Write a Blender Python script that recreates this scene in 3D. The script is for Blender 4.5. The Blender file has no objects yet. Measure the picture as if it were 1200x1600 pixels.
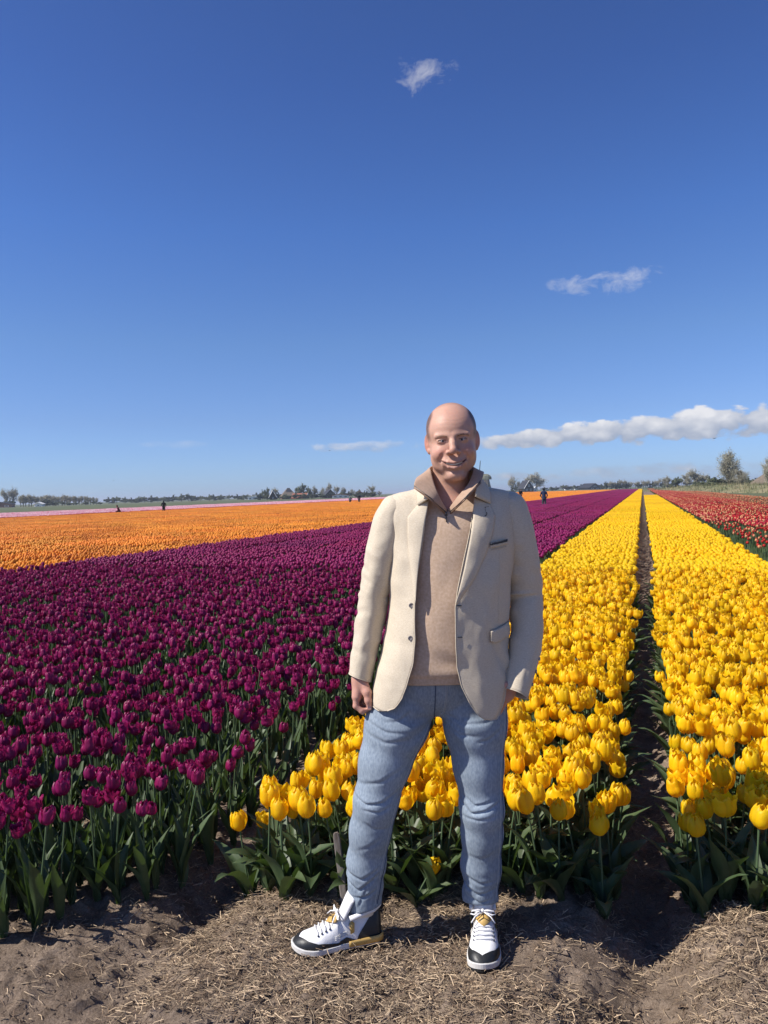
import bpy, bmesh, math, random
import numpy as np
from mathutils import Vector, Matrix, Euler

# ------------------------------------------------------------------ camera, world, sun, exposure
SC = bpy.context.scene
COL = SC.collection
YAW, PITCH, ROLL, EYE = math.radians(19.4), math.radians(1.43), 0.029, 1.55
cam = bpy.data.cameras.new('camera'); cam_o = bpy.data.objects.new('camera', cam); COL.objects.link(cam_o)
cam.sensor_fit = 'VERTICAL'; cam.sensor_height = 36.0; cam.lens = 36.0 * 1150 / 1600
cam.clip_start = 0.05; cam.clip_end = 20000
cam_o.matrix_world = (Matrix.Translation((0, 0, EYE)) @ Matrix.Rotation(YAW, 4, 'Z')
                      @ Matrix.Rotation(math.pi / 2 - PITCH, 4, 'X') @ Matrix.Rotation(-ROLL, 4, 'Z'))
SC.camera = cam_o
SUN_EL, SUN_FRONT = math.radians(46.5), math.radians(14)      # sun to the left of the view, a little on the camera's side
def cam_dir(x, y):                                          # camera-aligned ground direction -> world
    return Vector((x * math.cos(YAW) - y * math.sin(YAW), x * math.sin(YAW) + y * math.cos(YAW), 0))
sdir = cam_dir(-math.cos(SUN_FRONT), -math.sin(SUN_FRONT)) * math.cos(SUN_EL); sdir.z = math.sin(SUN_EL)
sun = bpy.data.lights.new('sun', 'SUN'); sun.energy = 4.6; sun.angle = math.radians(0.5); sun.color = (1, 0.95, 0.88)
sun_o = bpy.data.objects.new('sun', sun); COL.objects.link(sun_o)
sun_o.rotation_euler = sdir.to_track_quat('Z', 'Y').to_euler()
SC.view_settings.view_transform = 'Standard'; SC.view_settings.look = 'None'
SC.view_settings.exposure = 0.45; SC.view_settings.gamma = 1.0
SC.render.engine = 'CYCLES'
SC.cycles.use_denoising = True
try: SC.cycles.denoiser = 'OPENIMAGEDENOISE'
except Exception: pass
SC.cycles.max_bounces = 8; SC.cycles.transparent_max_bounces = 8
SC.cycles.sample_clamp_indirect = 6

W = bpy.data.worlds.new('World'); SC.world = W; W.use_nodes = True
nt = W.node_tree; N = nt.nodes; L = nt.links
for n in list(N): N.remove(n)
def wn(t, **k):
    n = N.new(t)
    for a, b in k.items(): setattr(n, a, b)
    return n
def wm(op, a, b=None, c=None, clamp=False):
    n = N.new('ShaderNodeMath'); n.operation = op; n.use_clamp = clamp
    for i, v in enumerate((a, b, c)):
        if v is None: continue
        if isinstance(v, (int, float)): n.inputs[i].default_value = v
        else: L.new(v, n.inputs[i])
    return n.outputs[0]
sky = wn('ShaderNodeTexSky', sky_type='NISHITA', sun_disc=False)
sky.sun_elevation = SUN_EL
sky.sun_rotation = math.atan2(sdir.x, sdir.y)
sky.altitude = 0; sky.air_density = 1.0; sky.dust_density = 0.25; sky.ozone_density = 4.0
geo = wn('ShaderNodeTexCoord')
sep = wn('ShaderNodeSeparateXYZ'); L.new(geo.outputs['Generated'], sep.inputs[0])
az = wm('ARCTAN2', sep.outputs[0], sep.outputs[1])           # azimuth from the row direction, clockwise
el = wm('ARCSINE', sep.outputs[2])
def cvec(sx, sy, off=0.0):
    c = wn('ShaderNodeCombineXYZ'); L.new(wm('MULTIPLY', az, sx), c.inputs[0]); L.new(wm('MULTIPLY', el, sy), c.inputs[1]); c.inputs[2].default_value = off
    return c.outputs[0]
def cnoise(vec, scale, detail=8, rough=0.6, dist=0.0):
    n = wn('ShaderNodeTexNoise'); L.new(vec, n.inputs['Vector']); n.inputs['Scale'].default_value = scale
    n.inputs['Detail'].default_value = detail; n.inputs['Roughness'].default_value = rough; n.inputs['Distortion'].default_value = dist
    return n.outputs[0]
def dir_of(px, py):
    u = (px - 600) - ROLL * (py - 771); v = (py - 771.2) + ROLL * (px - 600)
    return math.atan(u / 1150) - YAW, math.atan2(-v, math.hypot(1150, u))
def gauss(a0, e0, ra, re):                                   # soft ellipse in azimuth / elevation
    a = wm('DIVIDE', wm('SUBTRACT', az, a0), ra); e = wm('DIVIDE', wm('SUBTRACT', el, e0), re)
    d = wm('ADD', wm('MULTIPLY', a, a), wm('MULTIPLY', e, e))
    return wm('SUBTRACT', 1.0, d, clamp=True)
def mx(f, a, b):
    m = wn('ShaderNodeMix', data_type='RGBA'); 
    if isinstance(f, float): m.inputs[0].default_value = f
    else: L.new(f, m.inputs[0])
    for s, v in ((6, a), (7, b)):
        if isinstance(v, tuple): m.inputs[s].default_value = (*v, 1)
        else: L.new(v, m.inputs[s])
    return m.outputs[2]
n1 = cnoise(cvec(1, 1.7), 21, 9, 0.62, 0.2)
n2 = cnoise(cvec(1, 1.6, 3.1), 30, 8, 0.62, 0.5)
n3 = cnoise(cvec(1, 2.2, 7.7), 15, 5, 0.5)
dens = None
def add_cloud(m):
    global dens
    dens = m if dens is None else wm('MAXIMUM', dens, m)
# the long bank on the right, with its thin tail to the left
a0, e0 = dir_of(760, 690); a1, e1 = dir_of(1200, 655)
cx = wm('DIVIDE', wm('SUBTRACT', az, a0), a1 - a0)
cxx = wm('MINIMUM', wm('MAXIMUM', cx, 0.0), 1.5)
half = wm('ADD', wm('MULTIPLY', wm('POWER', cxx, 0.7), 0.0115), 0.0085)
bank_c = wm('ADD', half, 0.0565)
rel = wm('DIVIDE', wm('SUBTRACT', el, bank_c), half)
relm = wm('SUBTRACT', 1.0, wm('MULTIPLY', rel, rel))
ins = wm('MULTIPLY', wm('MULTIPLY_ADD', cx, 7.0, 0.4, clamp=True), 1.0)
vo = wn('ShaderNodeTexVoronoi', feature='SMOOTH_F1'); vv = wn('ShaderNodeVectorMath', operation='ADD'); vn = wn('ShaderNodeTexNoise'); L.new(cvec(1, 1.5, 2.0), vn.inputs['Vector']); vn.inputs['Scale'].default_value = 60; vn.inputs['Detail'].default_value = 5
vs = wn('ShaderNodeVectorMath', operation='SCALE'); L.new(vn.outputs['Color'], vs.inputs[0]); vs.inputs['Scale'].default_value = 0.022
L.new(cvec(1, 1.5, 0.4), vv.inputs[0]); L.new(vs.outputs[0], vv.inputs[1]); L.new(vv.outputs[0], vo.inputs['Vector']); vo.inputs['Scale'].default_value = 48; vo.inputs['Smoothness'].default_value = 0.6
puff = wm('SUBTRACT', 0.52, vo.outputs['Distance'])
bank = wm('MULTIPLY', wm('ADD', wm('ADD', wm('MULTIPLY_ADD', relm, 1.2, 0.18), wm('MULTIPLY', puff, 2.0)), wm('MULTIPLY', wm('SUBTRACT', n1, 0.52), 4.6)), ins)
bank = wm('MULTIPLY', bank, wm('GREATER_THAN', relm, -1.6))
add_cloud(wm('MULTIPLY', bank, 1.6, clamp=True))
def small(px, py, wx, hy, noise, gain, amt):
    a, e = dir_of(px, py)
    g = gauss(a, e, wx / 1150, hy / 1150)
    add_cloud(wm('MULTIPLY', wm('MULTIPLY', wm('SUBTRACT', wm('ADD', wm('MULTIPLY', g, 0.75), wm('MULTIPLY', noise, gain)), 0.5 * gain + 0.35, clamp=True), 2.0), wm('MULTIPLY', wm('MULTIPLY', g, 4.0, clamp=True), amt)))
small(575, 697, 115, 13, n1, 2.0, 0.75)
small(662, 126, 58, 30, n2, 3.6, 0.24)
small(945, 442, 95, 22, n2, 3.4, 0.26)
small(815, 745, 90, 10, n1, 2.6, 0.8)
small(1050, 733, 220, 14, n1, 2.6, 0.6)
small(280, 694, 60, 8, n1, 2.2, 0.14)
# low pale band of far cloud near the horizon on the right
tr_ = wn('ShaderNodeValToRGB'); tr_.color_ramp.interpolation = 'LINEAR'
TINT = [(0.0, (0.73, 1.06, 1.85)), (0.10, (0.78, 0.95, 1.45)), (0.20, (0.80, 1.0, 1.40)), (0.34, (0.66, 0.94, 1.50)), (0.50, (0.58, 0.80, 1.35)), (0.70, (0.56, 0.73, 1.20))]
while len(tr_.color_ramp.elements) < len(TINT): tr_.color_ramp.elements.new(0.5)
for e_, (p_, c_) in zip(tr_.color_ramp.elements, TINT): e_.position = p_ / 0.7; e_.color = (*c_, 1)
L.new(wm('DIVIDE', el, 0.7, clamp=True), tr_.inputs[0])
tm_ = wn('ShaderNodeMix', data_type='RGBA', blend_type='MULTIPLY'); tm_.inputs[0].default_value = 1; L.new(sky.outputs[0], tm_.inputs[6]); L.new(tr_.outputs[0], tm_.inputs[7])
skyc = tm_.outputs[2]
shade = wm('MULTIPLY_ADD', rel, 0.50, 0.42, clamp=True)
lit = wm('ADD', wm('ADD', wm('MULTIPLY', shade, 0.85), wm('MULTIPLY', wm('SUBTRACT', n1, 0.5), 1.4)), wm('MULTIPLY', puff, 0.7), clamp=True)
ccol = mx(lit, (4.3, 4.8, 6.0), (10.2, 10.0, 10.0))
hz = wm('MULTIPLY', wm('POWER', wm('SUBTRACT', 1.0, wm('MULTIPLY', wm('ABSOLUTE', el), 3.2), clamp=True), 2.0), 0.0)
final = mx(wm('MULTIPLY', dens, 0.9), skyc, ccol)
bgn = wn('ShaderNodeBackground'); bgn.inputs['Strength'].default_value = 0.065; L.new(final, bgn.inputs[0])
wo = wn('ShaderNodeOutputWorld'); L.new(bgn.outputs[0], wo.inputs[0])

# ------------------------------------------------------------------ helpers
RNG = np.random.default_rng(7); random.seed(7)
def to_world(px, py, d):
    """point at depth d from the eye, seen where the photograph has (px, py)"""
    u = (px - 600) - ROLL * (py - 771); v = (py - 771.2) + ROLL * (px - 600)
    p = cam_dir(u * d / 1150, d); p.z = EYE - v * d / 1150
    return p
def frame_px(x, y, z):
    c, s = math.cos(YAW), math.sin(YAW)
    xc = x * c + y * s; d = -x * s + y * c
    d = np.maximum(d, 1e-3)
    u = xc / d * 1150; v = (EYE - z) / d * 1150
    return 600 + u + ROLL * v, 771.2 + v - ROLL * u, d
def tag(o, label=None, cat=None, group=None, kind=None):
    if label: o['label'] = label
    if cat: o['category'] = cat
    if group: o['group'] = group
    if kind: o['kind'] = kind
    return o
def mesh_obj(name, verts, faces, mats=None, parent=None, smooth=True, mi=None, link=True):
    me = bpy.data.meshes.new(name)
    if isinstance(verts, np.ndarray) and isinstance(faces, np.ndarray):
        k = faces.shape[1]
        me.vertices.add(len(verts)); me.vertices.foreach_set('co', verts.astype(np.float32).ravel())
        me.loops.add(faces.size); me.loops.foreach_set('vertex_index', faces.astype(np.int32).ravel())
        me.polygons.add(len(faces)); me.polygons.foreach_set('loop_start', np.arange(0, faces.size, k, dtype=np.int32))
        me.polygons.foreach_set('loop_total', np.full(len(faces), k, np.int32))
        me.update(calc_edges=True); me.validate()
    else:
        me.from_pydata([tuple(map(float, v)) for v in verts], [], [tuple(int(i) for i in f) for f in faces]); me.update()
    for m in (mats if isinstance(mats, (list, tuple)) else [mats] if mats else []): me.materials.append(m)
    if mi is not None: me.polygons.foreach_set('material_index', np.asarray(mi, np.int32))
    me.polygons.foreach_set('use_smooth', [smooth] * len(me.polygons))
    o = bpy.data.objects.new(name, me)
    if link: COL.objects.link(o)
    if parent is not None: o.parent = parent
    return o
def empty(name, loc, rz=0, parent=None):
    o = bpy.data.objects.new(name, None); COL.objects.link(o); o.location = loc; o.rotation_euler = (0, 0, rz); o.empty_display_size = 0.1
    if parent is not None: o.parent = parent
    return o
class MB:
    """collects simple shapes for one mesh"""
    def __init__(s): s.v = []; s.f = []; s.m = []
    def add(s, v, f, mi=0):
        b = len(s.v); s.v += [tuple(p) for p in v]; s.f += [tuple(i + b for i in q) for q in f]; s.m += [mi] * len(f)
    def box(s, c, d, M=None, mi=0):
        x, y, z = (k / 2 for k in d); P = [Vector((sx * x, sy * y, sz * z)) for sz in (-1, 1) for sy in (-1, 1) for sx in (-1, 1)]
        P = [(M @ p if M is not None else p) + Vector(c) for p in P]
        s.add(P, [(0, 2, 3, 1), (4, 5, 7, 6), (0, 1, 5, 4), (2, 6, 7, 3), (0, 4, 6, 2), (1, 3, 7, 5)], mi)
    def tube(s, pts, rad, n=6, mi=0, cap=True):
        pts = [Vector(p) for p in pts]; rings = []
        for i, p in enumerate(pts):
            t = (pts[min(i + 1, len(pts) - 1)] - pts[max(i - 1, 0)]).normalized()
            a = t.cross(Vector((0, 0, 1)) if abs(t.z) < 0.9 else Vector((0, 1, 0))).normalized(); b = t.cross(a)
            r = rad[i] if hasattr(rad, '__len__') else rad
            rings.append([p + (a * math.cos(2 * math.pi * k / n) + b * math.sin(2 * math.pi * k / n)) * r for k in range(n)])
        v = [q for r in rings for q in r]; f = []
        for i in range(len(rings) - 1):
            for k in range(n): f.append((i * n + k, (i * n + (k + 1) % n), (i + 1) * n + (k + 1) % n, (i + 1) * n + k))
        if cap: f += [tuple(range(n))[::-1], tuple((len(rings) - 1) * n + k for k in range(n))]
        s.add(v, f, mi)
    def build(s, name, mats, parent=None, smooth=False):
        return mesh_obj(name, s.v, s.f, mats, parent, smooth, s.m)
def grid_faces(nu, nv, wrap=False):
    f = []
    for i in range(nu - 1):
        for j in range(nv if wrap else nv - 1):
            f.append((i * nv + j, i * nv + (j + 1) % nv, (i + 1) * nv + (j + 1) % nv, (i + 1) * nv + j))
    return f
_P = np.random.default_rng(3).random((64, 64, 64)).astype(np.float32)
def vnoise(x, y, z=0.0):
    x, y, z = np.broadcast_arrays(np.asarray(x, float), np.asarray(y, float), np.asarray(z, float))
    xi, yi, zi = np.floor(x).astype(int), np.floor(y).astype(int), np.floor(z).astype(int)
    fx, fy, fz = x - xi, y - yi, z - zi
    fx, fy, fz = (f * f * (3 - 2 * f) for f in (fx, fy, fz)); r = 0
    for a in (0, 1):
        for b in (0, 1):
            for c in (0, 1):
                r = r + _P[(xi + a) & 63, (yi + b) & 63, (zi + c) & 63] * (fx if a else 1 - fx) * (fy if b else 1 - fy) * (fz if c else 1 - fz)
    return r
def fbm(x, y, z=0.0, o=4):
    r, a, t = 0, 0.5, 0
    for i in range(o): r = r + a * vnoise(x * 2 ** i + 17 * i, y * 2 ** i + 5 * i, np.asarray(z) * 2 ** i); t += a; a *= 0.5
    return r / t
def interp(x, pts): return np.interp(x, [p[0] for p in pts], [p[1] for p in pts])
def smooth_interp(x, pts):                                    # monotone-ish cubic through the points
    xs = np.array([p[0] for p in pts], float); ys = np.array([p[1] for p in pts], float)
    d = np.diff(ys) / np.diff(xs); m = np.zeros(len(xs)); m[1:-1] = np.where(d[:-1] * d[1:] > 0, 2 * d[:-1] * d[1:] / (d[:-1] + d[1:] + 1e-12), 0); m[0] = d[0]; m[-1] = d[-1]
    x = np.clip(np.asarray(x, float), xs[0], xs[-1]); i = np.clip(np.searchsorted(xs, x) - 1, 0, len(xs) - 2)
    h = xs[i + 1] - xs[i]; t = (x - xs[i]) / h
    return (2*t**3-3*t**2+1)*ys[i] + (t**3-2*t**2+t)*h*m[i] + (-2*t**3+3*t**2)*ys[i+1] + (t**3-t**2)*h*m[i+1]

# ------------------------------------------------------------------ materials
def material(name, col, rough=0.8, col2=None, nscale=10.0, bump=0.0, bscale=None, spec=0.3, trans=0.0, tcol=None, rnd=0.0, coord='Object', detail=4, contrast=0.25, sheen=0.0, stretch=None, metal=0.0):
    m = bpy.data.materials.new(name); m.use_nodes = True; t = m.node_tree; n = t.nodes; l = t.links
    p = n['Principled BSDF']; out = n['Material Output']
    p.inputs['Roughness'].default_value = rough; p.inputs['Specular IOR Level'].default_value = spec; p.inputs['Metallic'].default_value = metal
    if sheen: p.inputs['Sheen Weight'].default_value = sheen
    tc = n.new('ShaderNodeTexCoord'); vec = tc.outputs[coord]
    if stretch:
        mp = n.new('ShaderNodeMapping'); mp.inputs['Scale'].default_value = stretch; l.new(vec, mp.inputs[0]); vec = mp.outputs[0]
    c = None
    if col2 is not None:
        ns = n.new('ShaderNodeTexNoise'); ns.inputs['Scale'].default_value = nscale; ns.inputs['Detail'].default_value = detail; l.new(vec, ns.inputs['Vector'])
        mr = n.new('ShaderNodeMapRange'); mr.inputs[1].default_value = 0.5 - contrast; mr.inputs[2].default_value = 0.5 + contrast; l.new(ns.outputs[0], mr.inputs[0])
        mi = n.new('ShaderNodeMix'); mi.data_type = 'RGBA'; mi.inputs[6].default_value = (*col, 1); mi.inputs[7].default_value = (*col2, 1); l.new(mr.outputs[0], mi.inputs[0]); c = mi.outputs[2]
    if rnd:
        oi = n.new('ShaderNodeObjectInfo'); hs = n.new('ShaderNodeHueSaturation')
        a = n.new('ShaderNodeMapRange'); a.inputs[3].default_value = 1 - rnd; a.inputs[4].default_value = 1 + rnd; l.new(oi.outputs['Random'], a.inputs[0]); l.new(a.outputs[0], hs.inputs['Value'])
        mu = n.new('ShaderNodeMath'); mu.operation = 'MULTIPLY'; mu.inputs[1].default_value = 7.13; l.new(oi.outputs['Random'], mu.inputs[0])
        fr = n.new('ShaderNodeMath'); fr.operation = 'FRACT'; l.new(mu.outputs[0], fr.inputs[0])
        b = n.new('ShaderNodeMapRange'); b.inputs[3].default_value = 0.5 - rnd * 0.05; b.inputs[4].default_value = 0.5 + rnd * 0.05; l.new(fr.outputs[0], b.inputs[0]); l.new(b.outputs[0], hs.inputs['Hue'])
        if c is None: hs.inputs['Color'].default_value = (*col, 1)
        else: l.new(c, hs.inputs['Color'])
        c = hs.outputs[0]
    if c is None: p.inputs['Base Color'].default_value = (*col, 1)
    else: l.new(c, p.inputs['Base Color'])
    if bump:
        nb = n.new('ShaderNodeTexNoise'); nb.inputs['Scale'].default_value = bscale or nscale * 3; nb.inputs['Detail'].default_value = 5; l.new(vec, nb.inputs['Vector'])
        bp = n.new('ShaderNodeBump'); bp.inputs['Strength'].default_value = 1.0; bp.inputs['Distance'].default_value = bump; l.new(nb.outputs[0], bp.inputs['Height']); l.new(bp.outputs[0], p.inputs['Normal'])
    if trans:
        tr = n.new('ShaderNodeBsdfTranslucent'); ms = n.new('ShaderNodeMixShader'); ms.inputs[0].default_value = trans
        if tcol is not None: tr.inputs[0].default_value = (*tcol, 1)
        elif c is not None: l.new(c, tr.inputs[0])
        else: tr.inputs[0].default_value = (*col, 1)
        l.new(p.outputs[0], ms.inputs[1]); l.new(tr.outputs[0], ms.inputs[2]); l.new(ms.outputs[0], out.inputs[0])
    return m
M = {}
M['yellow'] = material('yellow_petal', (0.93, 0.57, 0.004), 0.45, (0.95, 0.66, 0.012), 40, trans=0.42, rnd=0.12, bump=0.0006, bscale=90)
M['yellow_flat'] = material('yellow_bloom', (0.95, 0.63, 0.008), 0.5, trans=0.42, rnd=0.07)
M['purple'] = material('purple_petal', (0.34, 0.017, 0.115), 0.42, (0.19, 0.008, 0.072), 60, trans=0.28, tcol=(0.42, 0.016, 0.12), rnd=0.16, bump=0.0006, bscale=90)
M['orange'] = material('orange_bloom', (0.82, 0.25, 0.016), 0.5, (0.90, 0.36, 0.04), 3.0, trans=0.25, rnd=0.12)
M['red'] = material('red_bloom', (0.42, 0.014, 0.016), 0.5, trans=0.25, rnd=0.15)
M['cream'] = material('pale_edged_bloom', (0.66, 0.30, 0.14), 0.5, trans=0.25, rnd=0.15)
M['pink'] = material('pink_bloom', (0.74, 0.24, 0.32), 0.5, trans=0.2, rnd=0.12)
M['palepink'] = material('pale_pink_bloom', (0.84, 0.55, 0.58), 0.5, trans=0.2, rnd=0.12)
M['leaf'] = material('tulip_leaf', (0.052, 0.085, 0.032), 0.45, (0.085, 0.12, 0.055), 14, trans=0.16, tcol=(0.11, 0.19, 0.025), rnd=0.2, spec=0.35, stretch=(3, 3, 1))
M['stem'] = material('tulip_stem', (0.085, 0.13, 0.06), 0.5, rnd=0.15, spec=0.4)
M['stamen'] = material('tulip_stamen', (0.03, 0.02, 0.01), 0.7)
M['straw'] = material('dry_reed_straw', (0.30, 0.21, 0.125), 0.75, (0.46, 0.345, 0.215), 2.2, contrast=0.12, spec=0.25, coord='Object')
def vcol_mat(name, rough, bump=0, bscale=50, spec=0.3, rnd=False):
    m = material(name, (0.5, 0.5, 0.5), rough, bump=bump, bscale=bscale, spec=spec)
    a = m.node_tree.nodes.new('ShaderNodeAttribute'); a.attribute_name = 'tone'
    m.node_tree.links.new(a.outputs['Color'], m.node_tree.nodes['Principled BSDF'].inputs['Base Color'])
    return m
def set_tone(o, cols):
    me = o.data; at = me.color_attributes.new('tone', 'FLOAT_COLOR', 'POINT')
    at.data.foreach_set('color', np.c_[cols, np.ones(len(cols))].astype(np.float32).ravel())
M['straw_v'] = vcol_mat('chopped_reed', 0.7, spec=0.3)
def soil_material():
    m = bpy.data.materials.new('sandy_soil'); m.use_nodes = True; t = m.node_tree; n = t.nodes; l = t.links; p = n['Principled BSDF']
    p.inputs['Roughness'].default_value = 0.95; p.inputs['Specular IOR Level'].default_value = 0.15
    g = n.new('ShaderNodeNewGeometry')
    def noise(s, d=6, r=0.6):
        a = n.new('ShaderNodeTexNoise'); a.inputs['Scale'].default_value = s; a.inputs['Detail'].default_value = d; a.inputs['Roughness'].default_value = r; l.new(g.outputs['Position'], a.inputs['Vector']); return a.outputs[0]
    r1 = n.new('ShaderNodeValToRGB'); r1.color_ramp.elements[0].position = 0.3; r1.color_ramp.elements[0].color = (0.12, 0.085, 0.06, 1); r1.color_ramp.elements[1].position = 0.7; r1.color_ramp.elements[1].color = (0.40, 0.31, 0.235, 1)
    l.new(noise(5.0, 9, 0.65), r1.inputs[0])
    r2 = n.new('ShaderNodeValToRGB'); r2.color_ramp.elements[0].position = 0.42; r2.color_ramp.elements[0].color = (0.45, 0.42, 0.40, 1); r2.color_ramp.elements[1].position = 0.58; r2.color_ramp.elements[1].color = (1, 1, 1, 1)
    l.new(noise(140, 4, 0.7), r2.inputs[0])
    mu = n.new('ShaderNodeMix'); mu.data_type = 'RGBA'; mu.blend_type = 'MULTIPLY'; mu.inputs[0].default_value = 0.6; l.new(r1.outputs[0], mu.inputs[6]); l.new(r2.outputs[0], mu.inputs[7]); l.new(mu.outputs[2], p.inputs['Base Color'])
    b = n.new('ShaderNodeBump'); b.inputs['Distance'].default_value = 0.012; l.new(noise(60, 8, 0.75), b.inputs['Height']); l.new(b.outputs[0], p.inputs['Normal'])
    return m
M['soil'] = soil_material()
M['grass'] = material('far_grass', (0.070, 0.095, 0.035), 0.9, (0.12, 0.125, 0.055), 0.05, bump=0.05, bscale=2)
M['drygrass'] = material('dry_dune_grass', (0.26, 0.22, 0.12), 0.9, (0.13, 0.14, 0.06), 0.25, contrast=0.12)
M['sand'] = material('pale_track', (0.36, 0.30, 0.23), 0.95, (0.2, 0.16, 0.11), 0.1)

# ------------------------------------------------------------------ ground
BEDS = {'purple': [(-3.15, -1.76), (-4.95, -3.52), (-6.75, -5.32), (-8.6, -7.12), (-10.4, -8.92)], 'yellow': [(-1.50, -0.14), (0.13, 1.72)],
        'red': [(2.0, 2.75), (2.85, 4.5), (4.7, 6.3)]}
FURROWS = [(-1.62, 0.17, 0.12), (-0.02, 0.17, 0.125), (1.87, 0.12, 0.06), (-3.335, 0.15, 0.07), (-5.13, 0.15, 0.07), (-6.93, 0.15, 0.07), (4.6, 0.12, 0.05)]
def ground_z(x, y, detail=True):
    x = np.asarray(x, float); y = np.asarray(y, float); z = np.zeros(np.broadcast(x, y).shape)
    into = np.clip((y - 1.55) / 0.9, 0, 1)
    for fx, w, dp in FURROWS:
        wob = (vnoise(y * 1.1 + fx, 3.3) - 0.5) * 0.07
        z = z - dp * np.exp(-((x - fx - wob) / w) ** 2) * into
    near = np.clip((9 - y) / 3, 0, 1) * np.clip((6 - np.abs(x)) / 2, 0, 1)
    if detail:
        z = z + near * ((fbm(x * 2.3, y * 2.3, 1.0, 3) - 0.5) * 0.05 + (fbm(x * 11, y * 11, 4.0, 4) - 0.5) * 0.030
                        + np.clip(fbm(x * 26, y * 26, 9.0, 3) - 0.54, 0, 1) * 0.085 + (fbm(x * 5, y * 5, 7.0, 3) - 0.5) * 0.03)
    # mounds of soil beside the wheel track between the yellow beds, and trodden flat round the feet
    z = z + 0.05 * np.exp(-(((x - 0.30) / 0.16) ** 2 + ((y - 2.75) / 0.22) ** 2)) + 0.035 * np.exp(-(((x + 0.42) / 0.3) ** 2 + ((y - 2.05) / 0.2) ** 2)) - 0.05 * np.exp(-(((x + 0.0) / 0.16) ** 2 + ((y - 2.15) / 0.35) ** 2))
    # man's feet (world positions)
    for fx, fy, rr in ((-1.02, 2.28, 0.20), (-0.53, 2.43, 0.19)):
        k = np.exp(-(((x - fx) ** 2 + (y - fy) ** 2) / rr ** 2) ** 2)
        z = z * (1 - k) + (-0.004) * k
    return z
def axis(lo, hi, step, far_lo, far_hi, grow=1.16):
    c = list(np.arange(lo, hi, step)); s = step * 1.5; a = lo
    left = []
    while a > far_lo: a -= s; s *= grow; left.append(max(a, far_lo))
    s = step * 1.5; a = c[-1]; right = []
    while a < far_hi: a += s; s *= grow; right.append(min(a, far_hi))
    return np.array(left[::-1] + c + right)
gx = axis(-3.6, 1.6, 0.0125, -6000, 6000); gy = axis(0.9, 4.6, 0.0125, -800, 9000)
GX, GY = np.meshgrid(gx, gy, indexing='ij'); GZ = ground_z(GX, GY)
ny = len(gy); idx = np.arange(GX.size).reshape(GX.shape)
gf = np.stack([idx[:-1, :-1], idx[1:, :-1], idx[1:, 1:], idx[:-1, 1:]], -1).reshape(-1, 4)
tag(mesh_obj('ground', np.c_[GX.ravel(), GY.ravel(), GZ.ravel()], gf, M['soil']), kind='structure')
def sheet(name, x0, x1, y0, y1, z, m, skew=0):
    return tag(mesh_obj(name, [(x0, y0, z), (x1, y0, z), (x1 + skew, y1, z), (x0 + skew, y1, z)], [(0, 1, 2, 3)], m), kind='structure')
sheet('grass_field', -2500, -84, -100, 4000, 0.008, M['grass'])
sheet('pasture', 10.4, 2500, 4, 3500, 0.008, M['grass'])
sheet('far_meadow', -83.9, 10.3, 345, 3500, 0.008, M['grass'])
sheet('track', -320, -306, -100, 3000, 0.016, M['sand'])

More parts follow.
